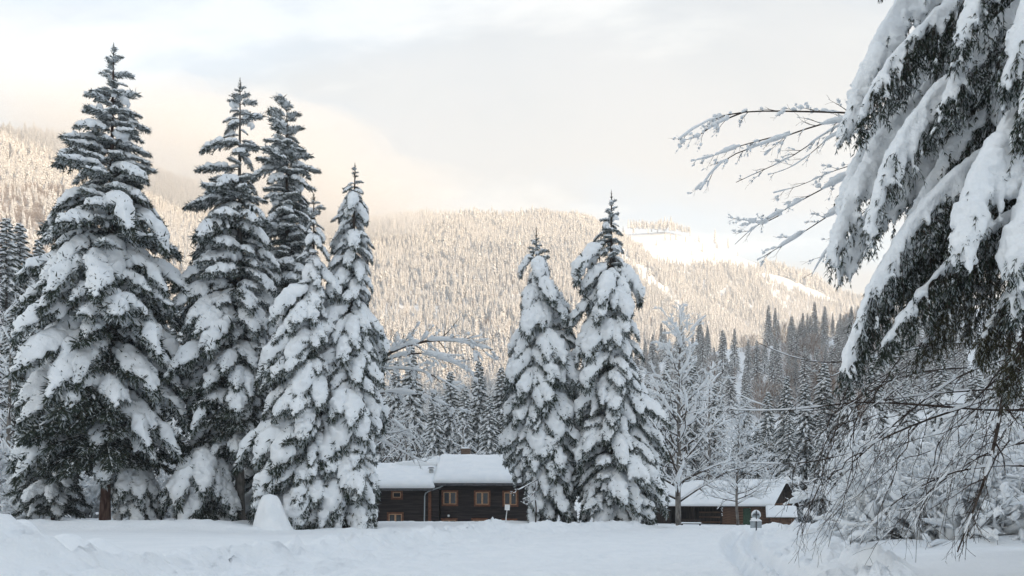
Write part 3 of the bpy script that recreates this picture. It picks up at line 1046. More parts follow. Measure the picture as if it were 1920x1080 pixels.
    kind = np.where(bareq, 3, g.integers(0, 3, n))
    X, Y, K, = x[ok], y[ok], kind[ok]
    # unseen trees added on the ridge behind the camera to darken the fill light
    n2 = 14000
    xx, yy = g.uniform(-700, 1400, n2), g.uniform(-930, 300, n2)
    a2, b2, c2, r2 = hill_parts(xx, yy)
    w = (r2 > 12) & (r2 > c2 + 2) & (g.random(n2) < 0.85)
    X, Y, K = np.concatenate([X, xx[w]]), np.concatenate([Y, yy[w]]), np.concatenate([K, np.full(w.sum(), 4)])
    scatter('hillside_and_added_ridge_forest', X, Y, K, FAR + [bare[0], slope[0]], g, 0.42, 0.85, 'dense frosted forest covering the sunlit hillside, with unseen trees added behind the camera to darken the fill light')
    n = 26000
    y = np.sqrt(g.uniform(1060 ** 2, 2080 ** 2, n)); u = g.uniform(0.0, 0.55, n); x = u * y
    a, b, c, r = hill_parts(x, y)
    row = HZ - F * (b / y); colx = 960 + u * F
    ok = (b > a + 4) & (b > c + 4)
    edge = np.interp(colx, [1170, 1300, 1400, 1450, 1540], [432, 440, 478, 492, 520])
    lowr = np.interp(colx, [1170, 1210, 1300, 1420, 1440, 1540], [460, 486, 502, 502, 506, 538])
    open_ = (row > edge - 2 + 6 * fbm2(x, y, 0.01, 2, 3)) & (row < lowr + 8 * fbm2(x, y, 0.008, 2, 4)) & (colx < 1435)
    piste2 = (np.abs(row - (518 + (colx - 1430) * 0.33)) < 5 + 6 * fbm2(x, y, 0.02, 3, 18)) & (colx > 1425)
    piste3 = (np.abs(row - (548 + 16 * np.sin(colx * 0.03))) < 5 + 9 * fbm2(x, y, 0.02, 3, 19)) & (colx > 1290) & (colx < 1380)
    ok &= ~open_ & ~piste2 & ~piste3
    ok |= (b > a + 4) & open_ & (g.random(n) < 0.02)
    scatter('far_mountain_forest', x[ok], y[ok], g.integers(0, 3, ok.sum()), FAR, g, 0.6, 1.1, 'pale forest around the open ski slope of the far mountain')


def scatter(name, X, Y, K, protos, g, s0, s1, label):
    n = len(X)
    Z = ground(X, Y) - 0.5
    me = bpy.data.meshes.new(name)
    me.vertices.add(n)
    me.vertices.foreach_set('co', np.stack([X, Y, Z], -1).astype(np.float32).ravel())
    at = me.attributes.new('kind_index', 'INT', 'POINT'); at.data.foreach_set('value', K.astype(np.int32))
    at = me.attributes.new('turn', 'FLOAT_VECTOR', 'POINT')
    rot = np.zeros((n, 3), np.float32); rot[:, 2] = g.random(n) * 6.28
    at.data.foreach_set('vector', rot.ravel())
    at = me.attributes.new('size', 'FLOAT_VECTOR', 'POINT')
    s = g.uniform(s0, s1, n) * np.where(K == 3, 1.0, 1.0) * (1 + 0.38 * np.clip(fbm2(X, Y, 0.02, 3, 7), -1, 1)) * np.where(g.random(n) < 0.06, 1.35, 1.0)
    sc = np.stack([s * g.uniform(0.85, 1.2, n), s * g.uniform(0.85, 1.2, n), s], -1).astype(np.float32)
    at.data.foreach_set('vector', sc.ravel())
    o = obj(name, me)
    tag(o, label, 'forest', None, 'stuff')
    ng = bpy.data.node_groups.new(name, 'GeometryNodeTree')
    ng.interface.new_socket('Geometry', in_out='INPUT', socket_type='NodeSocketGeometry')
    ng.interface.new_socket('Geometry', in_out='OUTPUT', socket_type='NodeSocketGeometry')
    gi = ng.nodes.new('NodeGroupInput'); go = ng.nodes.new('NodeGroupOutput')
    jn = ng.nodes.new('GeometryNodeJoinGeometry')

    def attr(nm, ty):
        q = ng.nodes.new('GeometryNodeInputNamedAttribute'); q.data_type = ty; q.inputs['Name'].default_value = nm
        return q.outputs['Attribute']
    ki, tu, si = attr('kind_index', 'INT'), attr('turn', 'FLOAT_VECTOR'), attr('size', 'FLOAT_VECTOR')
    for i, pm in enumerate(protos):
        po = bpy.data.objects.new(pm.name + '_source', pm)
        inf = ng.nodes.new('GeometryNodeObjectInfo'); inf.inputs['Object'].default_value = po
        inf.inputs['As Instance'].default_value = True
        ip = ng.nodes.new('GeometryNodeInstanceOnPoints')
        cp = ng.nodes.new('FunctionNodeCompare'); cp.data_type = 'INT'; cp.operation = 'EQUAL'
        ints = [q for q in cp.inputs if q.type == 'INT']
        ng.links.new(ki, ints[0]); ints[1].default_value = i
        ng.links.new(gi.outputs[0], ip.inputs['Points'])
        ng.links.new(cp.outputs[0], ip.inputs['Selection'])
        ng.links.new(inf.outputs['Geometry'], ip.inputs['Instance'])
        ng.links.new(tu, ip.inputs['Rotation']); ng.links.new(si, ip.inputs['Scale'])
        ng.links.new(ip.outputs[0], jn.inputs[0])
    ng.links.new(jn.outputs[0], go.inputs[0])
    md = o.modifiers.new('forest', 'NODES')
    md.node_group = ng
    return o


build_forest()

# ------------------------------------------------------------------ haze and drifting mist
def volume_mat(name, col, dens, aniso=0.0):
    m = bpy.data.materials.new(name)
    m.use_nodes = True
    t = m.node_tree
    t.nodes.clear()
    o = N(t, 'ShaderNodeOutputMaterial')
    v = N(t, 'ShaderNodeVolumePrincipled')
    v.inputs['Color'].default_value = (*col, 1)
    v.inputs['Density'].default_value = dens
    v.inputs['Anisotropy'].default_value = aniso
    t.links.new(v.outputs[0], o.inputs['Volume'])
    return m


def build_air():
    mb = MB()
    mb.box(-1490, 1490, -990, 2390, -4, 745)
    o = obj('haze', mb.mesh('haze', volume_mat('haze', (0.97, 0.97, 0.97), 0.00025), smooth=False))
    tag(o, 'pale cold air filling the valley', None, None, 'stuff')
    M = volume_mat('mist', (1.0, 0.985, 0.965), 0.0019)
    rng = np.random.default_rng(3)
    import bmesh
    for k, (px, py, y, rx, ry, rz) in enumerate([(330, 330, 1120, 330, 190, 85), (60, 170, 1000, 240, 150, 40), (540, 380, 1350, 230, 170, 52), (270, 285, 1080, 240, 160, 80),
                                                 (700, 415, 1420, 130, 120, 26), (450, 330, 1230, 300, 170, 100), (830, 445, 1380, 90, 80, 22), (610, 320, 1450, 280, 170, 62)]):
        bm = bmesh.new()
        bmesh.ops.create_icosphere(bm, subdivisions=4, radius=1.0)
        co = np.array([v.co[:] for v in bm.verts])
        d = 1 + 0.42 * vnoise(co * 1.6 + k * 7, 3) + 0.30 * vnoise(co * 3.4 + k * 5, 4) + 0.14 * vnoise(co * 7 + k * 5, 6)
        for v, q in zip(bm.verts, co * d[:, None] * np.array([rx, ry, rz])):
            v.co = q
        me = bpy.data.meshes.new('mist')
        bm.to_mesh(me); bm.free()
        me.materials.append(M)
        o = obj('mist', me)
        o.location = P(px, py, y)
        o.rotation_euler = (0, R(rng.uniform(4, 16)), R(rng.uniform(-15, 15)))
        tag(o, 'peach lit mist bank drifting along the left hillside', 'mist', 'mist banks on the hillside', 'stuff')


build_air()

# ------------------------------------------------------------------ timber houses
M_WALL = noisy('dark_stained_boards', (0.022, 0.018, 0.018), (0.050, 0.040, 0.038), 3.0, 0.8, 0.5, 14.0, (0.25, 1, 3), spec=0.15)
M_TRIM = noisy('red_brown_trim', (0.125, 0.052, 0.030), (0.20, 0.088, 0.050), 6.0, 0.7, spec=0.2)
M_SASH = noisy('pale_wood', (0.42, 0.24, 0.13), (0.55, 0.34, 0.20), 8.0, 0.6, spec=0.3)
M_FASCIA = noisy('grey_fascia', (0.06, 0.06, 0.065), (0.11, 0.11, 0.115), 4.0, 0.7)
M_BRICK = noisy('chimney_brick', (0.11, 0.075, 0.055), (0.20, 0.15, 0.12), 9.0, 0.9, 0.5, 30)
M_GLASS, _t, _b = principled('window_glass', (0.02, 0.025, 0.03), 0.06, 0.6)
M_METAL, _t, _b = principled('galvanised_metal', (0.42, 0.43, 0.43), 0.38, 0.5)
_b.inputs['Metallic'].default_value = 0.7
M_PIPE, _t, _b = principled('grey_painted_pipe', (0.40, 0.43, 0.44), 0.45)
M_WHITE = noisy('white_paint', (0.70, 0.71, 0.71), (0.80, 0.80, 0.80), 5.0, 0.5)
M_OLDWOOD = noisy('weathered_wood', (0.085, 0.050, 0.035), (0.20, 0.12, 0.08), 2.5, 0.85, 0.6, 16.0, (0.3, 1, 3), spec=0.1)
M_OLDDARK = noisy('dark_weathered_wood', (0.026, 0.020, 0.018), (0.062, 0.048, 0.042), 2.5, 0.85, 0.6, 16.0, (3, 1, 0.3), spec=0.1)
M_GREYWOOD = noisy('grey_wood', (0.12, 0.11, 0.10), (0.24, 0.22, 0.20), 5.0, 0.85, 0.4, 20.0)
M_GREEN = noisy('green_paint', (0.035, 0.075, 0.05), (0.055, 0.105, 0.07), 5.0, 0.6)
M_SIGN = noisy('grey_sign_back', (0.34, 0.38, 0.40), (0.44, 0.48, 0.50), 4.0, 0.5)
M_POST = noisy('dark_post', (0.05, 0.05, 0.055), (0.10, 0.10, 0.10), 6.0, 0.6)
M_INSIDE, _t, _b = principled('dark_interior', (0.018, 0.015, 0.013), 0.9, 0.1)


def roof_snow(x0, x1, prof, th, seed, name='snow', nx=70, over=0.12):
    """snow slab on a roof: prof is a list of (y, z) across the roof; rounded at every edge"""
    pr = np.array(prof, float)
    L = np.concatenate([[0], np.cumsum(np.linalg.norm(np.diff(pr, axis=0), axis=1))])
    nv = 46
    v = np.linspace(0, L[-1], nv)
    y = np.interp(v, L, pr[:, 0]); z = np.interp(v, L, pr[:, 1])
    z = np.convolve(np.pad(z, 3, mode='reflect', reflect_type='odd'), np.ones(7) / 7, 'valid')
    y0, z0 = np.interp(v, L, pr[:, 0]), np.interp(v, L, pr[:, 1])
    u = np.linspace(x0 - over, x1 + over, nx)
    def rim(d, w):
        t = np.clip(d / w, 0, 1)
        return np.sqrt(np.clip(1 - (1 - t) ** 2, 0, 1))
    ev = rim(np.minimum(v, L[-1] - v), th * 1.4)[:, None]
    eu = rim(np.minimum(u - u[0], u[-1] - u), th * 1.2)[None]
    U, V = np.meshgrid(u, v)
    nz = fbm2(U, V, 0.55, 3, seed) * 0.16 + fbm2(U, V, 2.1, 2, seed + 4) * 0.04
    T = th * ev * eu * (1 + nz)
    top = np.stack([U, np.repeat(y[:, None], nx, 1), np.maximum(z[:, None], z0[:, None]) + T + 0.006], -1)
    # snow hangs a little over the eaves
    top[..., 1] += -0.10 * (np.exp(-v / 0.25))[:, None] + 0.10 * (np.exp(-(L[-1] - v) / 0.25))[:, None]
    bot = np.stack([U, np.repeat(y0[:, None], nx, 1), np.repeat(z0[:, None], nx, 1) + 0.004], -1)
    i = (np.arange(nv - 1)[:, None] * nx + np.arange(nx - 1)[None]).ravel()
    q = np.stack([i, i + 1, i + nx + 1, i + nx], -1)
    mb = MB()
    n = nv * nx
    rimi = np.concatenate([np.arange(nx), np.arange(1, nv) * nx + nx - 1, (nv - 1) * nx + np.arange(nx - 2, -1, -1), np.arange(nv - 2, 0, -1) * nx])
    r2 = np.roll(rimi, -1)
    f = np.concatenate([q, q[:, ::-1] + n, np.stack([rimi + n, r2 + n, r2, rimi], -1)])
    mb.add(np.concatenate([top.reshape(-1, 3), bot.reshape(-1, 3)]), f)
    return mb.mesh(name, M_SNOW)


def boards(mb, x0, x1, z0, z1, y, step=0.17, proud=0.03, rng=None, holes=(), mat=0):
    """lapped horizontal boards on a wall that faces -y, each one its own strip, cut round the openings"""
    z = z0
    while z < z1 - 0.02:
        h = min(step, z1 - z)
        segs = [(x0, x1)]
        for hx0, hx1, hz0, hz1 in holes:
            if hz0 < z + h and hz1 > z:
                ns = []
                for a, b in segs:
                    if hx1 <= a or hx0 >= b:
                        ns.append((a, b))
                    else:
                        if hx0 > a: ns.append((a, hx0))
                        if hx1 < b: ns.append((hx1, b))
                segs = ns
        d = proud * (0.7 + 0.6 * rng.random())
        for a, b in segs:
            v = [[a, y, z + 0.006], [b, y, z + 0.006], [b, y - d, z + 0.006], [a, y - d, z + 0.006], [a, y, z + h], [b, y, z + h], [b, y - d * 0.35, z + h], [a, y - d * 0.35, z + h]]
            mb.add(v, [[3, 2, 6, 7], [0, 3, 7, 4], [2, 1, 5, 6], [0, 1, 2, 3], [7, 6, 5, 4]], mat)
        z += step


def window(parent, cx, cz, w, h, y, leaves=2, surround=0.16, hidden_base=False):
    """boxed window: surround, sill, sashes and panes"""
    mb = MB()
    s = surround
    mb.box(-w / 2, w / 2, -0.07, 0.05, h / 2 - s, h / 2)
    mb.box(-w / 2, -w / 2 + s, -0.07, 0.05, -h / 2 + s, h / 2 - s)
    mb.box(w / 2 - s, w / 2, -0.07, 0.05, -h / 2 + s, h / 2 - s)
    mb.box(-w / 2, w / 2, -0.07, 0.05, -h / 2, -h / 2 + s)
    fr = obj('window', mb.mesh('window_surround', M_TRIM, smooth=False), parent)
    fr.location = (cx, y, cz)
    sl = MB(); sl.box(-w / 2 + s * 0.6, w / 2 - s * 0.6, -0.13, -0.072, -h / 2 + s * 0.75, -h / 2 + s * 1.05)
    obj('sill', sl.mesh('sill', M_TRIM, smooth=False), fr)
    iw, ih = w - 2 * s, h - 2 * s
    lw = iw / leaves
    for k in range(leaves):
        a = -iw / 2 + k * lw
        st = 0.085
        g = MB()
        g.box(a + 0.004, a + st, -0.03, 0.03, -ih / 2 + 0.004, ih / 2 - 0.004); g.box(a + lw - st, a + lw - 0.004, -0.03, 0.03, -ih / 2 + 0.004, ih / 2 - 0.004)
        g.box(a + st, a + lw - st, -0.03, 0.03, ih / 2 - st, ih / 2 - 0.004); g.box(a + st, a + lw - st, -0.03, 0.03, -ih / 2 + 0.004, -ih / 2 + st)
        obj('sash', g.mesh('sash', M_SASH, smooth=False), fr)
        p = MB(); p.box(a + st - 0.01, a + lw - st + 0.01, 0.0, 0.012, -ih / 2 + st - 0.01, ih / 2 - st + 0.01)
        obj('pane', p.mesh('pane', M_GLASS, smooth=False), fr)
    return fr


def build_house():
    rng = np.random.default_rng(9)
    Y = 75.0
    X = lambda px, y=Y: (px - 960) / F * y
    Zr = lambda py, y=Y: EYE + (HZ - py) / F * y
    gz0 = -0.9
    house = thing('farmhouse', (X(826), Y, gz0), 'dark brown boarded farmhouse with red brown windows under thick snow', 'house')
    ox, oz = X(826), gz0
    m0, m1 = 0.0, X(1016) - ox
    a0 = X(650) - ox
    ev, evA = Zr(906, 74.2) - oz, Zr(915.5, 73.6) - oz
    rd, rdA = Zr(853, 80) - oz - 0.45, Zr(868, 79.5) - oz - 0.45
    wins = [(X(843.5), Zr(934), 1.55, 1.5), (X(904), Zr(934.5), 1.55, 1.5), (X(957), Zr(935), 1.5, 1.5)]
    low = [(X(842), Zr(985), 1.55, 1.35), (X(899), Zr(985), 1.55, 1.35), (X(955), Zr(986), 1.5, 1.35)]
    ann = [(X(744, 74.4), Zr(928, 74.4), 1.1, 0.85, 1), (X(741, 74.4), Zr(974, 74.4), 1.55, 1.35, 2)]
    hol = [(x - ox - w / 2 + .06, x - ox + w / 2 - .06, z - oz - h / 2 + .06, z - oz + h / 2 - .06) for x, z, w, h in wins + low]
    # walls: an inner shell plus lapped boards
    w = MB()
    w.box(m0 + 0.02, m1 - 0.02, 0.16, 10.4, 0, ev - 0.1)
    g = np.array([[m1 - 0.02, 0.16, ev - 0.1], [m1 - 0.02, 10.4, ev - 0.1], [m1 - 0.02, 5.2, rd - 0.15]])
    w.add(g, [[0, 1, 2]])
    g2 = g.copy(); g2[:, 0] = m0 + 0.02
    w.add(g2, [[0, 2, 1]])
    obj('wall', w.mesh('wall', M_INSIDE, smooth=False), house)
    b = MB(); boards(b, m0, m1, 0, ev - 0.05, 0.155, 0.17, 0.05, rng, hol)
    tag(obj('board_cladding', b.mesh('board_cladding', M_WALL, smooth=False), house), 'dark lapped boards of the main front', None, None, 'stuff')
    yA = -0.6
    hA = [(x - ox - ww / 2 + .06, x - ox + ww / 2 - .06, z - oz - h / 2 + .06, z - oz + h / 2 - .06) for x, z, ww, h, _ in ann]
    w = MB(); w.box(a0, -0.18, yA + 0.16, 9.2, 0, evA - 0.1)
    obj('wall', w.mesh('wall', M_INSIDE, smooth=False), house)
    b = MB(); boards(b, a0, -0.10, 0, evA - 0.05, yA + 0.155, 0.17, 0.05, rng, hA)
    tag(obj('board_cladding', b.mesh('board_cladding', M_WALL, smooth=False), house), 'dark lapped boards of the lower left wing', None, None, 'stuff')
    c = MB(); c.box(m1 - 0.02, m1 + 0.14, 0.02, 0.2, 0, ev - 0.1)
    obj('corner_board', c.mesh('corner_board', M_FASCIA, smooth=False), house)
    for x, z, ww, h in wins + low:
        window(house, x - ox, z - oz, ww, h, 0.1)
    for x, z, ww, h, l in ann:
        window(house, x - ox, z - oz, ww, h, yA + 0.1, leaves=l)
    # roofs
    def roof(x0, x1, e, r, ye, yr, yb, name, snow_th, seed):
        mb = MB()
        t = 0.14
        v = []
        for x in (x0, x1):
            v += [[x, ye, e], [x, yr, r], [x, yb, e], [x, yb, e - t], [x, yr, r - t], [x, ye, e - t]]
        f4 = [[0, 6, 7, 1], [1, 7, 8, 2], [5, 4, 10, 11], [4, 3, 9, 10], [0, 5, 11, 6], [2, 8, 9, 3], [0, 1, 4, 5], [1, 2, 3, 4], [6, 11, 10, 7], [7, 10, 9, 8]]
        mb.add(v, f4)
        ro = obj('roof', mb.mesh('roof', M_FASCIA, smooth=False), house)
        obj('snow', roof_snow(x0, x1, [(ye, e), (yr, r), (yb, e)], snow_th, seed), ro)
        gt = MB()
        xs = np.linspace(x0 + 0.05, x1 - 0.05, 6)
        tubes(gt, np.stack([xs, 0 * xs + ye - 0.06, 0 * xs + e - 0.17], -1), np.full(6, 0.07), 8)
        obj('gutter', gt.mesh('gutter', M_FASCIA), ro)
        return ro
    roof(m0 - 0.55, m1 + 0.6, ev, rd, -0.75, 5.2, 11.2, 'main', 0.55, 3)
    roof(a0 - 0.6, -0.56, evA, rdA, -1.35, 4.6, 10.0, 'wing', 0.50, 8)
    # the wing's snow climbs to the main roof in two soft steps
    sb = MB()
    for px, top, yy in ((735, 866, 79.0), (770, 862, 79.3), (805, 857, 79.6)):
        p0 = np.array([X(px, yy) - ox, yy - Y, Zr(top, yy) - oz - 0.35])
        p = p0[None] + np.linspace(0, 1, 6)[:, None] * np.array([X(826, yy) - ox - p0[0] - 0.1, 0, 0.06])
        tubes(sb, p, np.array([0.3, 0.42, 0.45, 0.45, 0.45, 0.4]), 8)
    obj('ridge_snow', snow_body(sb, 0.12, 'ridge_snow', 5, ratio=0.8), house)
    # pipes
    pb = MB()
    pts = np.array([[X(836.5) - ox, -0.72, Zr(908) - oz], [X(828) - ox, -0.60, Zr(913) - oz], [X(806) - ox, -0.72, Zr(921) - oz], [X(799.5) - ox, -0.74, Zr(925) - oz], [X(798) - ox, -0.74, Zr(930) - oz], [X(797) - ox, -0.74, 0]])
    q = np.concatenate([np.linspace(pts[i], pts[i + 1], 5)[:-1] for i in range(5)] + [pts[-1:]])
    tubes(pb, q, np.full(len(q), 0.055), 8)
    obj('downpipe', pb.mesh('downpipe', M_PIPE), house)
    pp = MB(); pp.box(-0.13, 0.13, -0.1, 0.12, 0, evA - 0.2)
    o = obj('corner_post', pp.mesh('corner_post', M_TRIM, smooth=False), house); o.location = (X(807) - ox, yA + 0.02, 0)
    # round white lamp on the wall
    import bmesh
    bm = bmesh.new(); bmesh.ops.create_uvsphere(bm, u_segments=16, v_segments=10, radius=0.12)
    me = bpy.data.meshes.new('wall_lamp'); bm.to_mesh(me); bm.free(); me.materials.append(M_WHITE)
    for pl in me.polygons: pl.use_smooth = True
    o = obj('wall_lamp', me, house); o.location = (X(841) - ox, 0.05, Zr(967) - oz); o.scale = (1, 0.7, 1)
    # metal flue on the wing roof
    fl = MB()
    yy = 76.6
    cx, zt, zb = X(808.5, yy) - ox, Zr(880, yy) - oz, Zr(897, yy) - oz
    tubes(fl, np.array([[cx, yy - Y, zb - 0.6], [cx, yy - Y, zb], [cx, yy - Y, zt]]), np.array([0.22, 0.22, 0.22]), 14)
    flue = obj('metal_flue', fl.mesh('metal_flue', M_METAL), house)
    cp = MB(); tubes(cp, np.array([[cx, yy - Y, zt + 0.10], [cx, yy - Y, zt + 0.13], [cx, yy - Y, zt + 0.19], [cx, yy - Y, zt + 0.21]]), np.array([0.33, 0.35, 0.2, 0.03]), 14)
    obj('flue_cap', cp.mesh('flue_cap', M_FASCIA), flue)
    lg = MB()
    for k in range(4):
        a = k * 1.57 + 0.4
        lg.box(cx + .17 * math.cos(a) - .012, cx + .17 * math.cos(a) + .012, yy - Y + .17 * math.sin(a) - .012, yy - Y + .17 * math.sin(a) + .012, zt - 0.02, zt + 0.12)
    obj('cap_bracket', lg.mesh('cap_bracket', M_METAL, smooth=False), flue)
    ch = MB()
    yy = 81.0
    x0, x1 = X(864, yy) - ox, X(881, yy) - ox
    zt = Zr(843, yy) - oz
    ch.box(x0, x1, yy - Y, yy - Y + 0.8, rd - 0.6, zt)
    ch.box(x0 - 0.06, x1 + 0.06, yy - Y - 0.06, yy - Y + 0.86, zt, zt + 0.10)
    cho = obj('brick_chimney', ch.mesh('brick_chimney', M_BRICK, smooth=False), house)
    obj('snow', roof_snow(x0, x1, [(yy - Y - 0.02, zt + 0.10), (yy - Y + 0.4, zt + 0.10), (yy - Y + 0.82, zt + 0.10)], 0.14, 4, nx=16, over=0.03), cho)
    return house


build_house()


def build_barn():
    rng = np.random.default_rng(19)
    y0 = 92.0
    x0 = (1441 - 960) / F * y0
    gr = -0.95
    phi = R(-38)
    barn = thing('log_barn', (x0, y0, gr), 'weathered brown log barn with open bay and snowy gable roof', 'barn', None, phi)
    L, D = 19.0, 7.4
    ev = EYE + (HZ - 942) / F * y0 - gr - 0.05
    rdz = EYE + (HZ - 899) / F * 95.5 - gr - 0.35
    # back shell
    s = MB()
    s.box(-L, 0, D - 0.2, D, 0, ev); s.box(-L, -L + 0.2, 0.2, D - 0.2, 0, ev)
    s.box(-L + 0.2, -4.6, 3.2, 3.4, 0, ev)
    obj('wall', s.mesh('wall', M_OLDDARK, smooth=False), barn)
    # squared logs of the closed right part: front and gable end
    def log(nm, x, y, z, lx, ly, h, mat):
        mb = MB()
        mb.box(0.0, lx, 0, ly, 0.012, h - 0.012)
        o = obj(nm, mb.mesh(nm, mat, smooth=False), barn)
        o.location = (x, y, z)
        return o
    lay = 9
    h = ev / lay
    for k in range(lay):
        e = 0.05 * rng.random()
        z = k * h
        for a, b in (((-5.6, -3.05), (-2.1, 0.12)) if k < 7 else ((-5.6, 0.12),)):
            log('log', a, -0.02 - e, z, b - a, 0.2, h, M_OLDWOOD)
        log('log', -0.2 - e * 0.3, 0.2, z, 0.26 + e, D - 0.4, h, M_OLDWOOD if k > 1 else M_OLDDARK)
    # gable boards
    nb = 20
    for k in range(nb):
        ya, yb = D * k / nb, D * (k + 1) / nb
        za = ev + (rdz - ev) * (1 - abs(ya - D / 2) / (D / 2)); zb = ev + (rdz - ev) * (1 - abs(yb - D / 2) / (D / 2))
        mb = MB()
        d = 0.03 * rng.random()
        v = [[-0.1, ya + .01, ev], [0.03 + d, ya + .01, ev], [0.03 + d, yb - .01, ev], [-0.1, yb - .01, ev], [-0.1, ya + .01, za - .02], [0.03 + d, ya + .01, za - .02], [0.03 + d, yb - .01, zb - .02], [-0.1, yb - .01, zb - .02]]
        mb.add(v, [[0, 3, 2, 1], [4, 5, 6, 7], [0, 1, 5, 4], [1, 2, 6, 5], [2, 3, 7, 6], [3, 0, 4, 7]])
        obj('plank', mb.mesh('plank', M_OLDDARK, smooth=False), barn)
    # open bay: posts, rail, vertical planks at the back left
    for px in (-5.75, -9.4, -12.6, -14.9):
        mb = MB(); mb.box(px - 0.13, px + 0.13, 0.0, 0.26, 0, ev)
        obj('post', mb.mesh('post', M_OLDDARK, smooth=False), barn)
    mb = MB(); mb.box(-L, 0.1, -0.05, 0.3, ev - 0.02, ev + 0.2)
    obj('wall_plate', mb.mesh('wall_plate', M_OLDDARK, smooth=False), barn)
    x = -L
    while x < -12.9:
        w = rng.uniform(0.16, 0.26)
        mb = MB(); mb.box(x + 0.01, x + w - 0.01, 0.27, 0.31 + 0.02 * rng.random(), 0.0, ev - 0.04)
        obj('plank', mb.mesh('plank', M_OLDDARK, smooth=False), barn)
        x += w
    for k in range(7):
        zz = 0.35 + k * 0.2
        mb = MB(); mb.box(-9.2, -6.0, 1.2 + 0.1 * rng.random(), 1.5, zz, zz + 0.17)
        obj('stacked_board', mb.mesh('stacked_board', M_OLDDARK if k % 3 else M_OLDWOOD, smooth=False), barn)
    # green door and shutter
    mb = MB(); mb.box(-3.05, -2.1, 0.02, 0.10, 0.05, 7 * h - 0.03)
    dr = obj('door', mb.mesh('door', M_GREEN, smooth=False), barn)
    mb = MB(); mb.box(-2.28, -2.2, -0.04, 0.02, 0.9, 1.02)
    obj('handle', mb.mesh('handle', M_POST, smooth=False), dr)
    # roof
    e0, oy, ox = 0.75, 0.9, 0.8
    sl = (rdz - ev) / (D / 2)
    ze = ev - sl * oy + 0.2
    zr = rdz + 0.2
    mb = MB()
    v = []
    for xx in (-L - 0.5, ox):
        v += [[xx, -oy, ze], [xx, D / 2, zr], [xx, D + oy, ze], [xx, D + oy, ze - 0.12], [xx, D / 2, zr - 0.12], [xx, -oy, ze - 0.12]]
    mb.add(v, [[0, 6, 7, 1], [1, 7, 8, 2], [5, 4, 10, 11], [4, 3, 9, 10], [0, 5, 11, 6], [2, 8, 9, 3], [0, 1, 4, 5], [1, 2, 3, 4], [6, 11, 10, 7], [7, 10, 9, 8]])
    ro = obj('roof', mb.mesh('roof', M_OLDDARK, smooth=False), barn)
    obj('snow', roof_snow(-L - 0.5, ox, [(-oy, ze), (D / 2, zr), (D + oy, ze)], 0.30, 13, nx=90), ro)
    # small lean-to shed in front of the gable
    sx, sy = (1461 - 960) / F * 89, 88.2
    shed = thing('wood_shed', (sx, sy, -0.85), 'small plank shed with snowy roof at the right end of the barn', 'shed', None, R(-16))
    zf = EYE + (HZ - 968) / F * 88 + 0.85
    zb = EYE + (HZ - 948) / F * 90 + 0.85 - 0.2
    for k in range(10):
        xa = -1.3 + k * 0.26
        mb = MB(); mb.box(xa + .008, xa + .252, 0.0, 0.04 + 0.02 * rng.random(), 0, zf - 0.02)
        if k > 0:
            obj('plank', mb.mesh('plank', M_OLDWOOD, smooth=False), shed)
    for xx in (-1.3, 1.26):
        mb = MB()
        mb.add([[xx, 0.06, 0], [xx + 0.04, 0.06, 0], [xx + 0.04, 1.6, 0], [xx, 1.6, 0], [xx, 0.06, zf], [xx + .04, 0.06, zf], [xx + .04, 1.6, zb], [xx, 1.6, zb]],
               [[0, 3, 2, 1], [4, 5, 6, 7], [0, 1, 5, 4], [1, 2, 6, 5], [2, 3, 7, 6], [3, 0, 4, 7]])
        obj('side_wall', mb.mesh('side_wall', M_OLDDARK, smooth=False), shed)
    mb = MB()
    r0, r1 = zf - 0.12, zb + 0.1
    v = []
    for xx in (-1.6, 1.6):
        v += [[xx, -0.35, r0], [xx, 1.7, r1], [xx, 1.7, r1 - 0.08], [xx, -0.35, r0 - 0.08]]
    mb.add(v, [[0, 4, 5, 1], [3, 2, 6, 7], [0, 3, 7, 4], [1, 5, 6, 2], [0, 1, 2, 3], [4, 7, 6, 5]])
    ro = obj('roof', mb.mesh('roof', M_OLDDARK, smooth=False), shed)
    obj('snow', roof_snow(-1.6, 1.6, [(-0.35, r0), (0.7, r0 + (r1 - r0) * 1.05 / 2.05), (1.7, r1)], 0.20, 33, nx=30, over=0.05), ro)


build_barn()


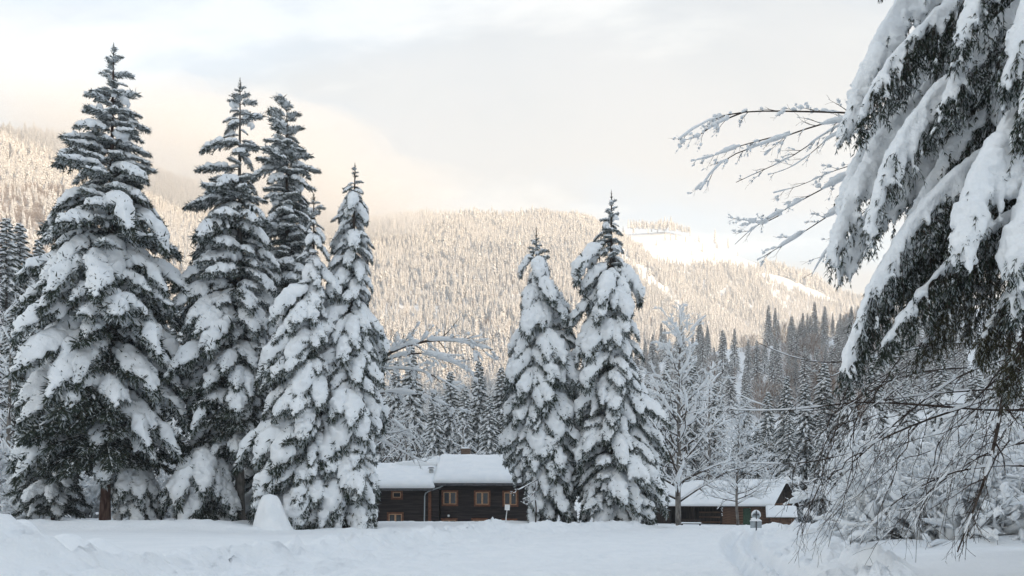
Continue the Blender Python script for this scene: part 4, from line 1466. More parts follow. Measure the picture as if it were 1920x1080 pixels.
def build_small():
    rng = np.random.default_rng(29)
    # bench
    y = 78.0
    x = (1296 - 960) / F * y
    b = thing('wooden_bench', (x, y, gz(x, y) - 0.05), 'low wooden bench with snow on its seat before the barn', 'bench', None, R(-8))
    for nm, z0, z1, ya, yb in (('backrest', 0.66, 0.80, 0.30, 0.36), ('backrest', 0.46, 0.56, 0.30, 0.36)):
        mb = MB(); mb.box(-1.0, 1.0, ya, yb, z0, z1); obj(nm, mb.mesh(nm, M_OLDDARK, smooth=False), b)
    mb = MB(); mb.box(-1.0, 1.0, -0.2, 0.27, 0.36, 0.42); st = obj('seat', mb.mesh('seat', M_OLDDARK, smooth=False), b)
    obj('snow', roof_snow(-1.0, 1.0, [(-0.2, 0.42), (0.03, 0.42), (0.27, 0.42)], 0.13, 3, nx=24, over=0.01), st)
    for xx in (-0.85, 0.85):
        mb = MB(); mb.box(xx - 0.05, xx + 0.05, -0.15, 0.28, 0, 0.357); mb.box(xx - 0.05, xx + 0.05, 0.365, 0.41, 0, 0.8)
        obj('leg', mb.mesh('leg', M_OLDDARK, smooth=False), b)
    # sign with a round top and a box below, seen from behind
    y = 48.5
    x = (1418 - 960) / F * y
    k = y / F
    zt = lambda py: EYE + (HZ - py) * k
    g = gz(x, y)
    s = thing('trail_sign', (x, y, 0), 'grey trail sign with round board above a square board, capped with snow', 'sign')
    mb = MB(); tubes(mb, np.array([[0, 0, g - 0.4], [0, 0, zt(980)], [0, 0, zt(957)]]), np.array([0.04, 0.04, 0.04]), 8)
    obj('post', mb.mesh('post', M_POST), s)
    w2 = 10.5 * k
    mb = MB(); mb.box(-w2, w2, 0.045, 0.10, zt(990), zt(977.5)); bd = obj('square_board', mb.mesh('square_board', M_SIGN, smooth=False), s)
    obj('snow', roof_snow(-w2 + 0.02, w2 - 0.02, [(-0.02, zt(977.4)), (0.07, zt(977.4)), (0.22, zt(977.4))], 0.24, 3, nx=22, over=0.02), bd)
    sb = MB(); tubes(sb, np.array([[-w2 * 0.8, 0.1, zt(975)], [-w2 * .3, 0.1, zt(974)], [w2 * .2, 0.1, zt(974.6)], [w2 * .6, 0.1, zt(975.6)]]), np.array([0.12, 0.15, 0.14, 0.08]), 8)
    obj('snow', snow_body(sb, 0.045, 'snow', 4, ratio=0.8), bd)
    mb = MB()
    a = np.linspace(0, 2 * np.pi, 28, endpoint=False)
    rr = 7.6 * k
    ring = np.stack([np.cos(a) * rr, 0 * a, np.sin(a) * rr * 1.08], -1)
    c = np.array([0, 0, zt(967)])
    v = np.concatenate([ring + c + [0, 0.045, 0], ring + c + [0, 0.085, 0], [c + [0, 0.045, 0]], [c + [0, 0.085, 0]]])
    i = np.arange(28); j = (i + 1) % 28
    mb.add(v, np.stack([i, j, j + 28, i + 28], -1)); mb.add(v, np.stack([j, i, 0 * i + 56], -1)); mb.add(v, np.stack([i + 28, j + 28, 0 * i + 57], -1))
    rb = obj('round_board', mb.mesh('round_board', M_SIGN, smooth=False), s)
    mb = MB()
    a = np.linspace(-0.25, np.pi + 0.25, 18)
    tubes(mb, np.stack([np.cos(a) * rr * 1.05, 0 * a + 0.065, np.sin(a) * rr * 1.13], -1) + c, 0.035 + 0.045 * np.sin(np.clip(a, 0.0, np.pi)), 7)
    obj('snow', mb.mesh('snow', M_SNOW), rb)
    mb = MB(); mb.box(-5.5 * k, 5.5 * k, 0.0, 0.042, zt(966.2), zt(964.2)); obj('crossbar', mb.mesh('crossbar', M_POST, smooth=False), s)
    # white plate on a leaning stake before the house
    y = 51.5
    x = (948 - 960) / F * y
    k = y / F
    s = thing('marker_stake', (x, y, gz(x, y)), 'white square plate on a slightly leaning pale stake before the house', 'sign')
    zz = EYE + (HZ - 956) * k - gz(x, y)
    mb = MB(); tubes(mb, np.array([[-0.01, 0, -0.4], [0.03, 0, zz * 0.5], [0.10, 0, zz + 0.05]]), np.array([0.035, 0.035, 0.032]), 8); obj('stake', mb.mesh('stake', M_WHITE), s)
    mb = MB(); mb.box(-0.15, 0.17, -0.055, -0.033, 0, 0.36)
    o = obj('plate', mb.mesh('plate', M_WHITE, smooth=False), s); o.location = (0.09, 0, zz - 0.02); o.rotation_euler = (0, R(3), 0)
    # tall cone of snow over a stump
    y = 43.9
    x = (510 - 960) / F * y
    zb = gz(x, y) - 0.1
    top = EYE + (HZ - 926) / F * y
    H = top - zb
    n, m = 44, 22
    a = np.linspace(0, 2 * np.pi, n, endpoint=False)
    t = np.linspace(0, 1, m)
    prof = np.array([[0, 1.25], [0.12, 1.02], [0.35, 0.84], [0.6, 0.70], [0.8, 0.56], [0.9, 0.44], [0.96, 0.34], [0.99, 0.18], [1.0, 0.02]])
    rad = np.interp(t, prof[:, 0], prof[:, 1])
    A, T = np.meshgrid(a, t)
    Rr = rad[:, None] * (1 + 0.13 * vnoise(np.stack([np.cos(A) * 2.6 + 4, np.sin(A) * 2.6, T * 3.3], -1), 9) + 0.10 * vnoise(np.stack([np.cos(A) * 1.5, np.sin(A) * 1.5, T * 2], -1), 8))
    v = np.stack([np.cos(A) * Rr - 0.12 * T, np.sin(A) * Rr * 0.9, T * H], -1).reshape(-1, 3)
    i = (np.arange(m - 1)[:, None] * n + np.arange(n)[None]).ravel()
    i2 = (np.arange(m - 1)[:, None] * n + (np.arange(n)[None] + 1) % n).ravel()
    mb = MB(); mb.add(v, np.stack([i, i2, i2 + n, i + n], -1))
    o = obj('snow_mound', mb.mesh('snow_mound', M_SNOW)); o.location = (x, y, zb)
    tag(o, 'smooth tall cone of snow standing before the forked spruces', 'snow mound')


build_small()

# ------------------------------------------------------------------ bare branches
def grow(p0, d0, L, r0, rng, levels=2, nch=(9, 6), ang=(40, 45), ratio=(0.45, 0.4), wob=0.10, up=(0.0, 0.05), K=8, start=0.15, taper=0.25, flatten=0.0):
    """returns list of (points (n,K,3), radii (n,K)) per level"""
    P0 = np.array([p0], float); D0 = nrm(np.array([d0], float)); LL = np.array([L]); RR = np.array([r0])
    out = []
    for lv in range(levels + 1):
        n = len(P0)
        pts = [P0]; d = D0
        for k in range(1, K):
            d = d + rng.normal(0, wob, d.shape)
            d[:, 2] += up[min(lv, len(up) - 1)]
            d = nrm(d)
            pts.append(pts[-1] + d * (LL / (K - 1))[:, None])
        C = np.stack(pts, 1)
        rad = RR[:, None] * np.linspace(1, taper, K)[None]
        out.append((C, rad))
        if lv == levels:
            break
        c = nch[lv]
        t = start + (0.97 - start) * (np.arange(c)[None] + rng.random((n, c))) / c
        b, tg = samp(C, t)
        a = np.radians(ang[min(lv, len(ang) - 1)]) * (0.7 + 0.6 * rng.random((n, c, 1)))
        ph = np.arange(c)[None, :, None] * 2.39996 + rng.random((n, c, 1)) * 1.6
        ref = np.array([0.2, 0.1, 1.0])
        S = nrm(np.cross(tg, ref)); U = np.cross(S, tg)
        side = np.cos(ph) * S + np.sin(ph) * U * (1 - flatten)
        D = tg * np.cos(a) + nrm(side) * np.sin(a)
        P0 = b.reshape(-1, 3); D0 = nrm(D.reshape(-1, 3))
        LL = (LL[:, None] * ratio[min(lv, len(ratio) - 1)] * (1.15 - 0.65 * t) * (0.6 + 0.7 * rng.random((n, c)))).ravel()
        RR = (np.take_along_axis(rad, np.clip((t * (K - 1)).astype(int), 0, K - 1), 1) * 0.55).ravel()
    return out


def snow_on(mb, C, rad, rng, th, p=0.8, lim=0.85, lumps=0.5, sides=6, gap=0.25):
    """snow lying in broken lumps along branches that are not too steep"""
    if len(C) == 0:
        return
    d = nrm(C[:, -1] - C[:, 0])
    m = (np.abs(d[:, 2]) < lim) & (rng.random(len(C)) < p)
    C, rad = C[m], rad[m]
    if not len(C):
        return
    K = C.shape[1] * 2 if sides > 4 else C.shape[1]
    n = len(C)
    s = np.linspace(0, 1, K)
    S, _ = samp(C, np.repeat(s[None], n, 0))
    rd = rad[:, :1] + (rad[:, -1:] - rad[:, :1]) * s[None]
    w = rng.normal(0, 1, (n, K))
    w = (w + np.roll(w, 1, 1) + np.roll(w, -1, 1) * 0.6) / 1.6
    r = th * (0.5 + 0.7 * rng.random((n, 1))) * (1 + lumps * 0.6 * w) * (0.3 + 0.7 * np.sin(np.pi * (0.10 + 0.82 * s)))[None]
    open_ = w < np.quantile(w, gap)
    r = np.where(open_, th * 0.10, np.clip(r, th * 0.15, th * 2.0)) + np.where(open_, rd * 0.2, rd * 0.5)
    S[..., 2] += rd * 0.75 + r * 0.25 - np.where(open_, rd * 0.6, 0)
    tubes(mb, S, r, sides, 0, flat=0.8)


def broadleaf(name, base, H, r0, label, seed, nl=22, snow=0.07, bark=None, spread=0.42, fine=6, fine2=0, group=None, lift=0.09, first=0.22, ang=52, leanx=0.0, cat='tree', twig_snow=0.6):
    rng = np.random.default_rng(seed)
    root = thing(name, base, label, cat, group)
    z = np.linspace(-0.5, H, 12)
    x = np.cumsum(rng.normal(0, 0.05, 12)); y = np.cumsum(rng.normal(0, 0.05, 12)); x -= x[0]; y -= y[0]
    x = x + leanx * np.clip(z, 0, None) / H
    ra = r0 * (1 - np.clip(z, 0, None) / H) ** 0.8 + 0.012
    tc = np.stack([x, y, z], -1)
    mb = MB(); tubes(mb, tc, ra, 10)
    obj('trunk', mb.mesh('trunk', bark or M_GREYBARK), root)
    for k in range(nl):
        f = first + (0.97 - first) * (k + rng.random() * 0.6) / nl
        zz = f * H
        p0 = np.array([np.interp(zz, z, x), np.interp(zz, z, y), zz])
        a = k * 2.39996 + rng.normal(0, 0.3)
        e = R(90 - ang * rng.uniform(0.75, 1.25) * (1.15 - 0.45 * f))
        L = H * spread * (1.15 - 0.85 * f) * rng.uniform(0.7, 1.15)
        d = np.array([math.cos(a) * math.cos(e), math.sin(a) * math.cos(e), math.sin(e)])
        lv = grow(p0, d, L, np.interp(zz, z, ra) * 0.5, rng, levels=2 if not fine2 else 3, nch=(fine, 4, fine2 or 1), ang=(42, 45, 40), ratio=(0.42, 0.45, 0.5), wob=0.13, up=(lift * 0.2, 0.02, 0.0), K=7)
        wb, sb = MB(), MB()
        for i, (C, rd) in enumerate(lv):
            tubes(wb, C, np.maximum(rd, 0.006), 5 if i == 0 else 3, 0)
            snow_on(sb, C, rd, rng, snow * (1.0, 0.62, 0.42, 0.3)[i], p=(1.0, 0.85, twig_snow, twig_snow)[i], lim=(0.93, 0.9, 0.9, .9)[i], sides=6 if i == 0 else 4)
        lm = obj('branch', wb.mesh('branch', bark or M_TWIG), root)
        if sb.n:
            tag(obj('snow', sb.mesh('snow', M_SNOW), lm), None, None, None, 'stuff')
    return root


def build_bare_trees():
    y = 80.0
    x = (1273 - 960) / F * y
    broadleaf('broadleaf_tree', (x, y, gz(x, y) - 0.2), 21.5, 0.30, 'tall bare broadleaf tree with snow lined limbs in front of the barn', 5, nl=46, snow=0.15, spread=0.40, fine=8, ang=58, first=0.12, twig_snow=0.9)
    y = 84.0
    x = (1382 - 960) / F * y
    broadleaf('birch_tree', (x, y, gz(x, y) - 0.2), 13.0, 0.15, 'fine twigged frosty young tree in front of the barn roof', 6, nl=46, snow=0.10, spread=0.40, twig_snow=0.9, fine=8, fine2=2, ang=66, first=0.2, lift=0.0)
    first = []
    for k, (px, top, y, lab) in enumerate([(15, 600, 70, 'frosty bare tree at the left edge, behind the tallest spruce'), (-30, 520, 76, 'frosty bare tree half outside the left edge'),
                                           (140, 640, 82, 'frosty bare tree hidden deep behind the tallest spruce'), (415, 700, 78, 'frosty bare tree behind the second tallest spruce'),
                                           (705, 640, 100, 'thin grey bare tree left of the bent snowy branches'), (760, 770, 96, 'small frosty bare tree right behind the left roof end'),
                                           (1225, 720, 105, 'frosty bare tree between pointed spruce and barn tree'), (1330, 680, 110, 'grey bare tree behind the barn roof'),
                                           (1440, 830, 100, 'frosty bare tree behind the barn gable'), (870, 790, 95, 'low frosty bare tree behind the brick chimney'), (1350, 800, 104, 'low frosty bare tree behind the middle of the barn roof')]):
        x = (px - 960) / F * y
        zb = gz(x, y) - 0.2
        H = EYE + (HZ - top) / F * y - zb
        if k > 2:
            r0, H0 = first[k % 3]
            c = r0.copy(); COL.objects.link(c)
            c.location = (x, y, zb); c.rotation_euler = (0, 0, k * 1.7); c.scale = (H / H0,) * 3
            tag(c, lab)
            for ch in list(r0.children):
                d = ch.copy(); COL.objects.link(d); d.parent = c
                for g2 in list(ch.children):
                    e = g2.copy(); COL.objects.link(e); e.parent = d
            continue
        first.append((broadleaf('broadleaf_tree', (x, y, zb), H, 0.012 * H + 0.03, lab, 60 + k, nl=22, snow=0.085, spread=0.40, fine=7, ang=58, first=0.08, twig_snow=0.9, group='frosty bare trees of the background'), H))


build_bare_trees()


def px_path(rows, n=14, dy=0.0):
    """rows (px, py, distance) -> smooth world polyline"""
    r = np.array(rows, float)
    t = np.concatenate([[0], np.cumsum(np.linalg.norm(np.diff(r[:, :2], axis=0), axis=1))])
    s = np.linspace(0, t[-1], n)
    q = np.stack([np.interp(s, t, r[:, i]) for i in range(3)], -1)
    for _ in range(2):
        q[1:-1] = q[1:-1] * 0.5 + (q[:-2] + q[2:]) * 0.25
    return np.stack([P(a, b, c) for a, b, c in q])


def snowy_limb(parent, base, rows, r0, rng, snow, ntw=12, tl=0.8, tw_snow=0.7, droop=0.0, flatten=0.6, sub=4, n=14, tang=38, name='branch', lumps=0.6, mat=None, gap=0.25):
    """one limb given by its course, with side twigs grown from it"""
    c = px_path(rows, n) - np.array(base)
    L = np.linalg.norm(np.diff(c, axis=0), axis=1).sum()
    wb, sb = MB(), MB()
    ra = np.linspace(r0, r0 * 0.25, n)
    tubes(wb, c, ra, 7)
    snow_on(sb, c[None], ra[None], rng, snow, p=1.0, lim=0.97, lumps=lumps, sides=7, gap=gap)
    t = 0.2 + 0.78 * (np.arange(ntw) + rng.random(ntw)) / ntw
    b, tg = samp(c[None], t[None]); b, tg = b[0], tg[0]
    for i in range(ntw):
        S = nrm(np.cross(tg[i], [0.05, 1.0, 0.1])); U = np.cross(S, tg[i])
        sgn = 1 if rng.random() < 0.5 else -1
        a = R(tang * rng.uniform(0.6, 1.3))
        d = tg[i] * math.cos(a) + (S * sgn * 0.9 + U * rng.normal(0, 0.6)) * math.sin(a)
        lv = grow(b[i], d, tl * rng.uniform(0.5, 1.2) * (1.15 - 0.5 * t[i]), r0 * (0.42 - 0.2 * t[i]), rng, levels=1, nch=(sub,), ang=(40,), ratio=(0.45,), wob=0.10, up=(-droop, -droop), K=7)
        for q, (C, rd) in enumerate(lv):
            tubes(wb, C, np.maximum(rd, r0 * 0.07), 4, 0)
            snow_on(sb, C, rd, rng, snow * (0.62, 0.42)[q], p=(tw_snow, tw_snow * 0.8)[q], lim=0.95, lumps=lumps * 1.2, sides=5, gap=gap + 0.1)
    o = obj(name, wb.mesh(name, mat or M_TWIG), parent)
    if sb.n:
        tag(obj('snow', sb.mesh('snow', M_SNOW), o), None, None, None, 'stuff')
    return o


def build_bent_tree():
    """a broadleaf tree behind the plastered spruce: its bent limbs reach over the roof"""
    rng = np.random.default_rng(71)
    y = 63.0
    x = (640 - 960) / F * y
    base = np.array([x, y, gz(x, y) - 0.3])
    t = thing('bent_tree', base, 'tree behind the plastered spruce with bent snowy limbs arching over the house roof', 'tree')
    mb = MB()
    z = np.linspace(0, 13.5, 9)
    tubes(mb, np.stack([0.12 * z, 0 * z, z], -1), 0.26 * (1 - z / 17), 9)
    obj('trunk', mb.mesh('trunk', M_BARK), t)
    limbs = [([(672, 720, 63), (697, 688, 62), (725, 662, 61), (765, 645, 60.5), (820, 636, 60), (870, 640, 60), (925, 656, 60)], 0.16, 0.26, 20, 2.6),
             ([(700, 686, 62), (740, 668, 61), (790, 660, 60), (840, 672, 60), (890, 702, 60)], 0.09, 0.20, 14, 2.0),
             ([(668, 730, 63), (698, 697, 62), (740, 690, 61), (790, 694, 60), (830, 712, 60), (865, 735, 59.5)], 0.10, 0.17, 14, 1.9),
             ([(668, 745, 63), (702, 737, 62), (745, 734, 61), (790, 740, 60.5), (835, 758, 60), (870, 772, 60)], 0.10, 0.19, 15, 1.8),
             ([(668, 800, 63), (705, 814, 62), (740, 812, 61), (785, 800, 60.5)], 0.07, 0.13, 10, 1.4),
             ([(668, 806, 63), (710, 826, 62), (745, 840, 61), (780, 862, 60), (800, 866, 60)], 0.07, 0.12, 10, 1.3),
             ([(700, 740, 62), (720, 770, 61.5), (750, 800, 61), (790, 830, 61)], 0.05, 0.10, 9, 1.2)]
    for rows, r0, sn, nt_, tl in limbs:
        snowy_limb(t, base, rows, r0, rng, sn, ntw=nt_, tl=tl, tw_snow=0.85, droop=0.03, mat=M_TWIG)
    # dead sprays at the foot of the column shaped spruce
    y = 56.0
    x = (1004 - 960) / F * y
    b2 = np.array([x, y, gz(x, y) - 0.1])
    t = thing('dead_sapling', b2, 'leafless sapling whose pale twigs reach before the right house window', 'tree')
    mb = MB(); tubes(mb, np.array([[0, 0, 0], [0.05, 0, 1.2], [-0.05, 0, 2.2], [0, 0, 3.0]]), np.array([0.05, 0.045, 0.03, 0.02]), 6); obj('trunk', mb.mesh('trunk', M_TWIG), t)
    for rows in ([(1006, 900, 56), (985, 912, 55.5), (965, 922, 55), (956, 922, 55)], [(1006, 918, 56), (996, 930, 55.6), (980, 936, 55.2)], [(1006, 930, 56), (998, 940, 55.5), (984, 946, 55)]):
        snowy_limb(t, b2, rows, 0.035, rng, 0.045, ntw=5, tl=0.6, sub=2)


build_bent_tree()

# ------------------------------------------------------------------ the near spruce at the right edge
def make_curtain(axis, n, length, width, rng, cover=0.5, ridge=0.10, sn=0.07, load=0.8, blade=0.085, bw=0.0082, dens=15, frost=0.3, voxel=0.034, mat=None, wood=0.03, sub=3):
    """a weeping bough: strands of needle twigs hang from its stem, snow lies on the stem and sheets the strands"""
    up = np.array([0, 0, 1.0])
    L = np.linalg.norm(np.diff(axis, axis=0), axis=1).sum()
    ov = axis[-1] - axis[0]; ov[2] = 0
    gl = nrm(np.cross(ov / max(np.linalg.norm(ov), 1e-6), up))
    t = (np.arange(n) + rng.random(n)) / n * 0.93 + 0.06
    p, tg = samp(axis[None], t[None]); p, tg = p[0], tg[0]
    sg = rng.uniform(-1, 1, n)
    K = 9
    sh = 0.35 + 0.65 * np.sin(np.pi * np.clip(t * 0.85 + 0.12, 0, 1))
    ln = length * sh * rng.uniform(0.55, 1.25, n)
    d0 = tg * rng.uniform(0.2, 0.9, (n, 1)) + gl * sg[:, None] * width + rng.normal(0, 0.15, (n, 3))
    pts = [p]
    for k in range(1, K):
        f = (k / (K - 1)) ** 0.55
        d = d0 * (1 - f * 0.85) + np.array([0, 0, -1.25]) * f + rng.normal(0, 0.09, (n, 3))
        pts.append(pts[-1] + nrm(d) * (ln / (K - 1))[:, None])
    C = np.stack(pts, 1)
    tt = rng.uniform(0.12, 0.85, (n, sub))
    b, tb = samp(C, tt)
    b = b.reshape(-1, 3); tb = tb.reshape(-1, 3)
    d1 = tb * 0.6 + nrm(rng.normal(0, 1, b.shape)) * 0.7
    l1 = rng.uniform(0.14, 0.42, len(b))
    pts = [b]
    for k in range(1, K):
        f = k / (K - 1)
        pts.append(pts[-1] + nrm(d1 * (1 - 0.7 * f) + np.array([0, 0, -0.9]) * f) * (l1 / (K - 1))[:, None])
    C2 = np.stack(pts, 1)
    mb = MB()
    tubes(mb, axis, np.linspace(wood, wood * 0.3, len(axis)), 6, 0)
    tubes(mb, C[:, ::2], np.linspace(0.009, 0.003, 5)[None].repeat(n, 0), 3, 0)
    tubes(mb, C2[:, ::4], np.linspace(0.005, 0.002, 3)[None].repeat(len(b), 0), 3, 0)
    Bs, Ds, Ls = [], [], []
    for cc, m in ((C, int(dens * length)), (C2, max(4, int(dens * 0.42)))):
        q, tq = samp(cc, rng.random((len(cc), m)) * 0.9 + 0.1)
        for _ in range(2):
            Bs.append(q.reshape(-1, 3)); Ds.append((tq * 0.9 + nrm(rng.normal(0, 1, q.shape)) * 0.62 + np.array([0, 0, -0.15])).reshape(-1, 3))
            Ls.append(blade * rng.uniform(0.6, 1.3, q.shape[0] * q.shape[1]))
    Bs, Ds, Ls = np.concatenate(Bs), np.concatenate(Ds), np.concatenate(Ls)
    cones(mb, Bs, Ds, Ls, bw * rng.uniform(0.75, 1.4, len(Bs)), np.where(rng.random(len(Bs)) < frost, 2, 1))
    me = mb.mesh('bough', [M_TWIG, mat or M_NEED, M_FROST])
    sb = MB()
    K2 = 14
    m = rng.random(n) < load
    cv = np.clip(cover * rng.uniform(0.6, 1.25, m.sum()), 0.1, 1.0)
    s = np.linspace(0, 1, K2)
    S, _ = samp(C[m], cv[:, None] * s[None])
    r = sn * rng.uniform(0.5, 1.3, (m.sum(), 1)) * (np.sin(np.pi * (0.16 + 0.80 * s)) ** 0.6)[None] * (1 + rng.normal(0, 0.25, (m.sum(), K2)))
    tubes(sb, S, np.maximum(r, 0.008), 7)
    # clots caught lower down
    q = rng.random(len(C2)) < load * 0.45
    S2 = C2[q][:, 1:8]
    r2 = sn * 0.5 * rng.uniform(0.4, 1.2, (q.sum(), 1)) * np.array([[0.4, 0.9, 1, 1, 0.9, 0.6, 0.3]])
    tubes(sb, S2, np.maximum(r2, 0.007), 6)
    a = axis.copy()
    ra = ridge * (np.sin(np.pi * np.linspace(0.12, 0.95, len(a))) ** 0.5) * (1 + rng.normal(0, 0.2, len(a)))
    a[:, 2] += np.maximum(ra, 0.01) * 0.5
    tubes(sb, a, np.maximum(ra, 0.012), 8, 0, flat=0.8)
    return me, snow_body(sb, voxel, 'snow', seed=int(rng.integers(999)), ratio=0.4, rough=0.55)


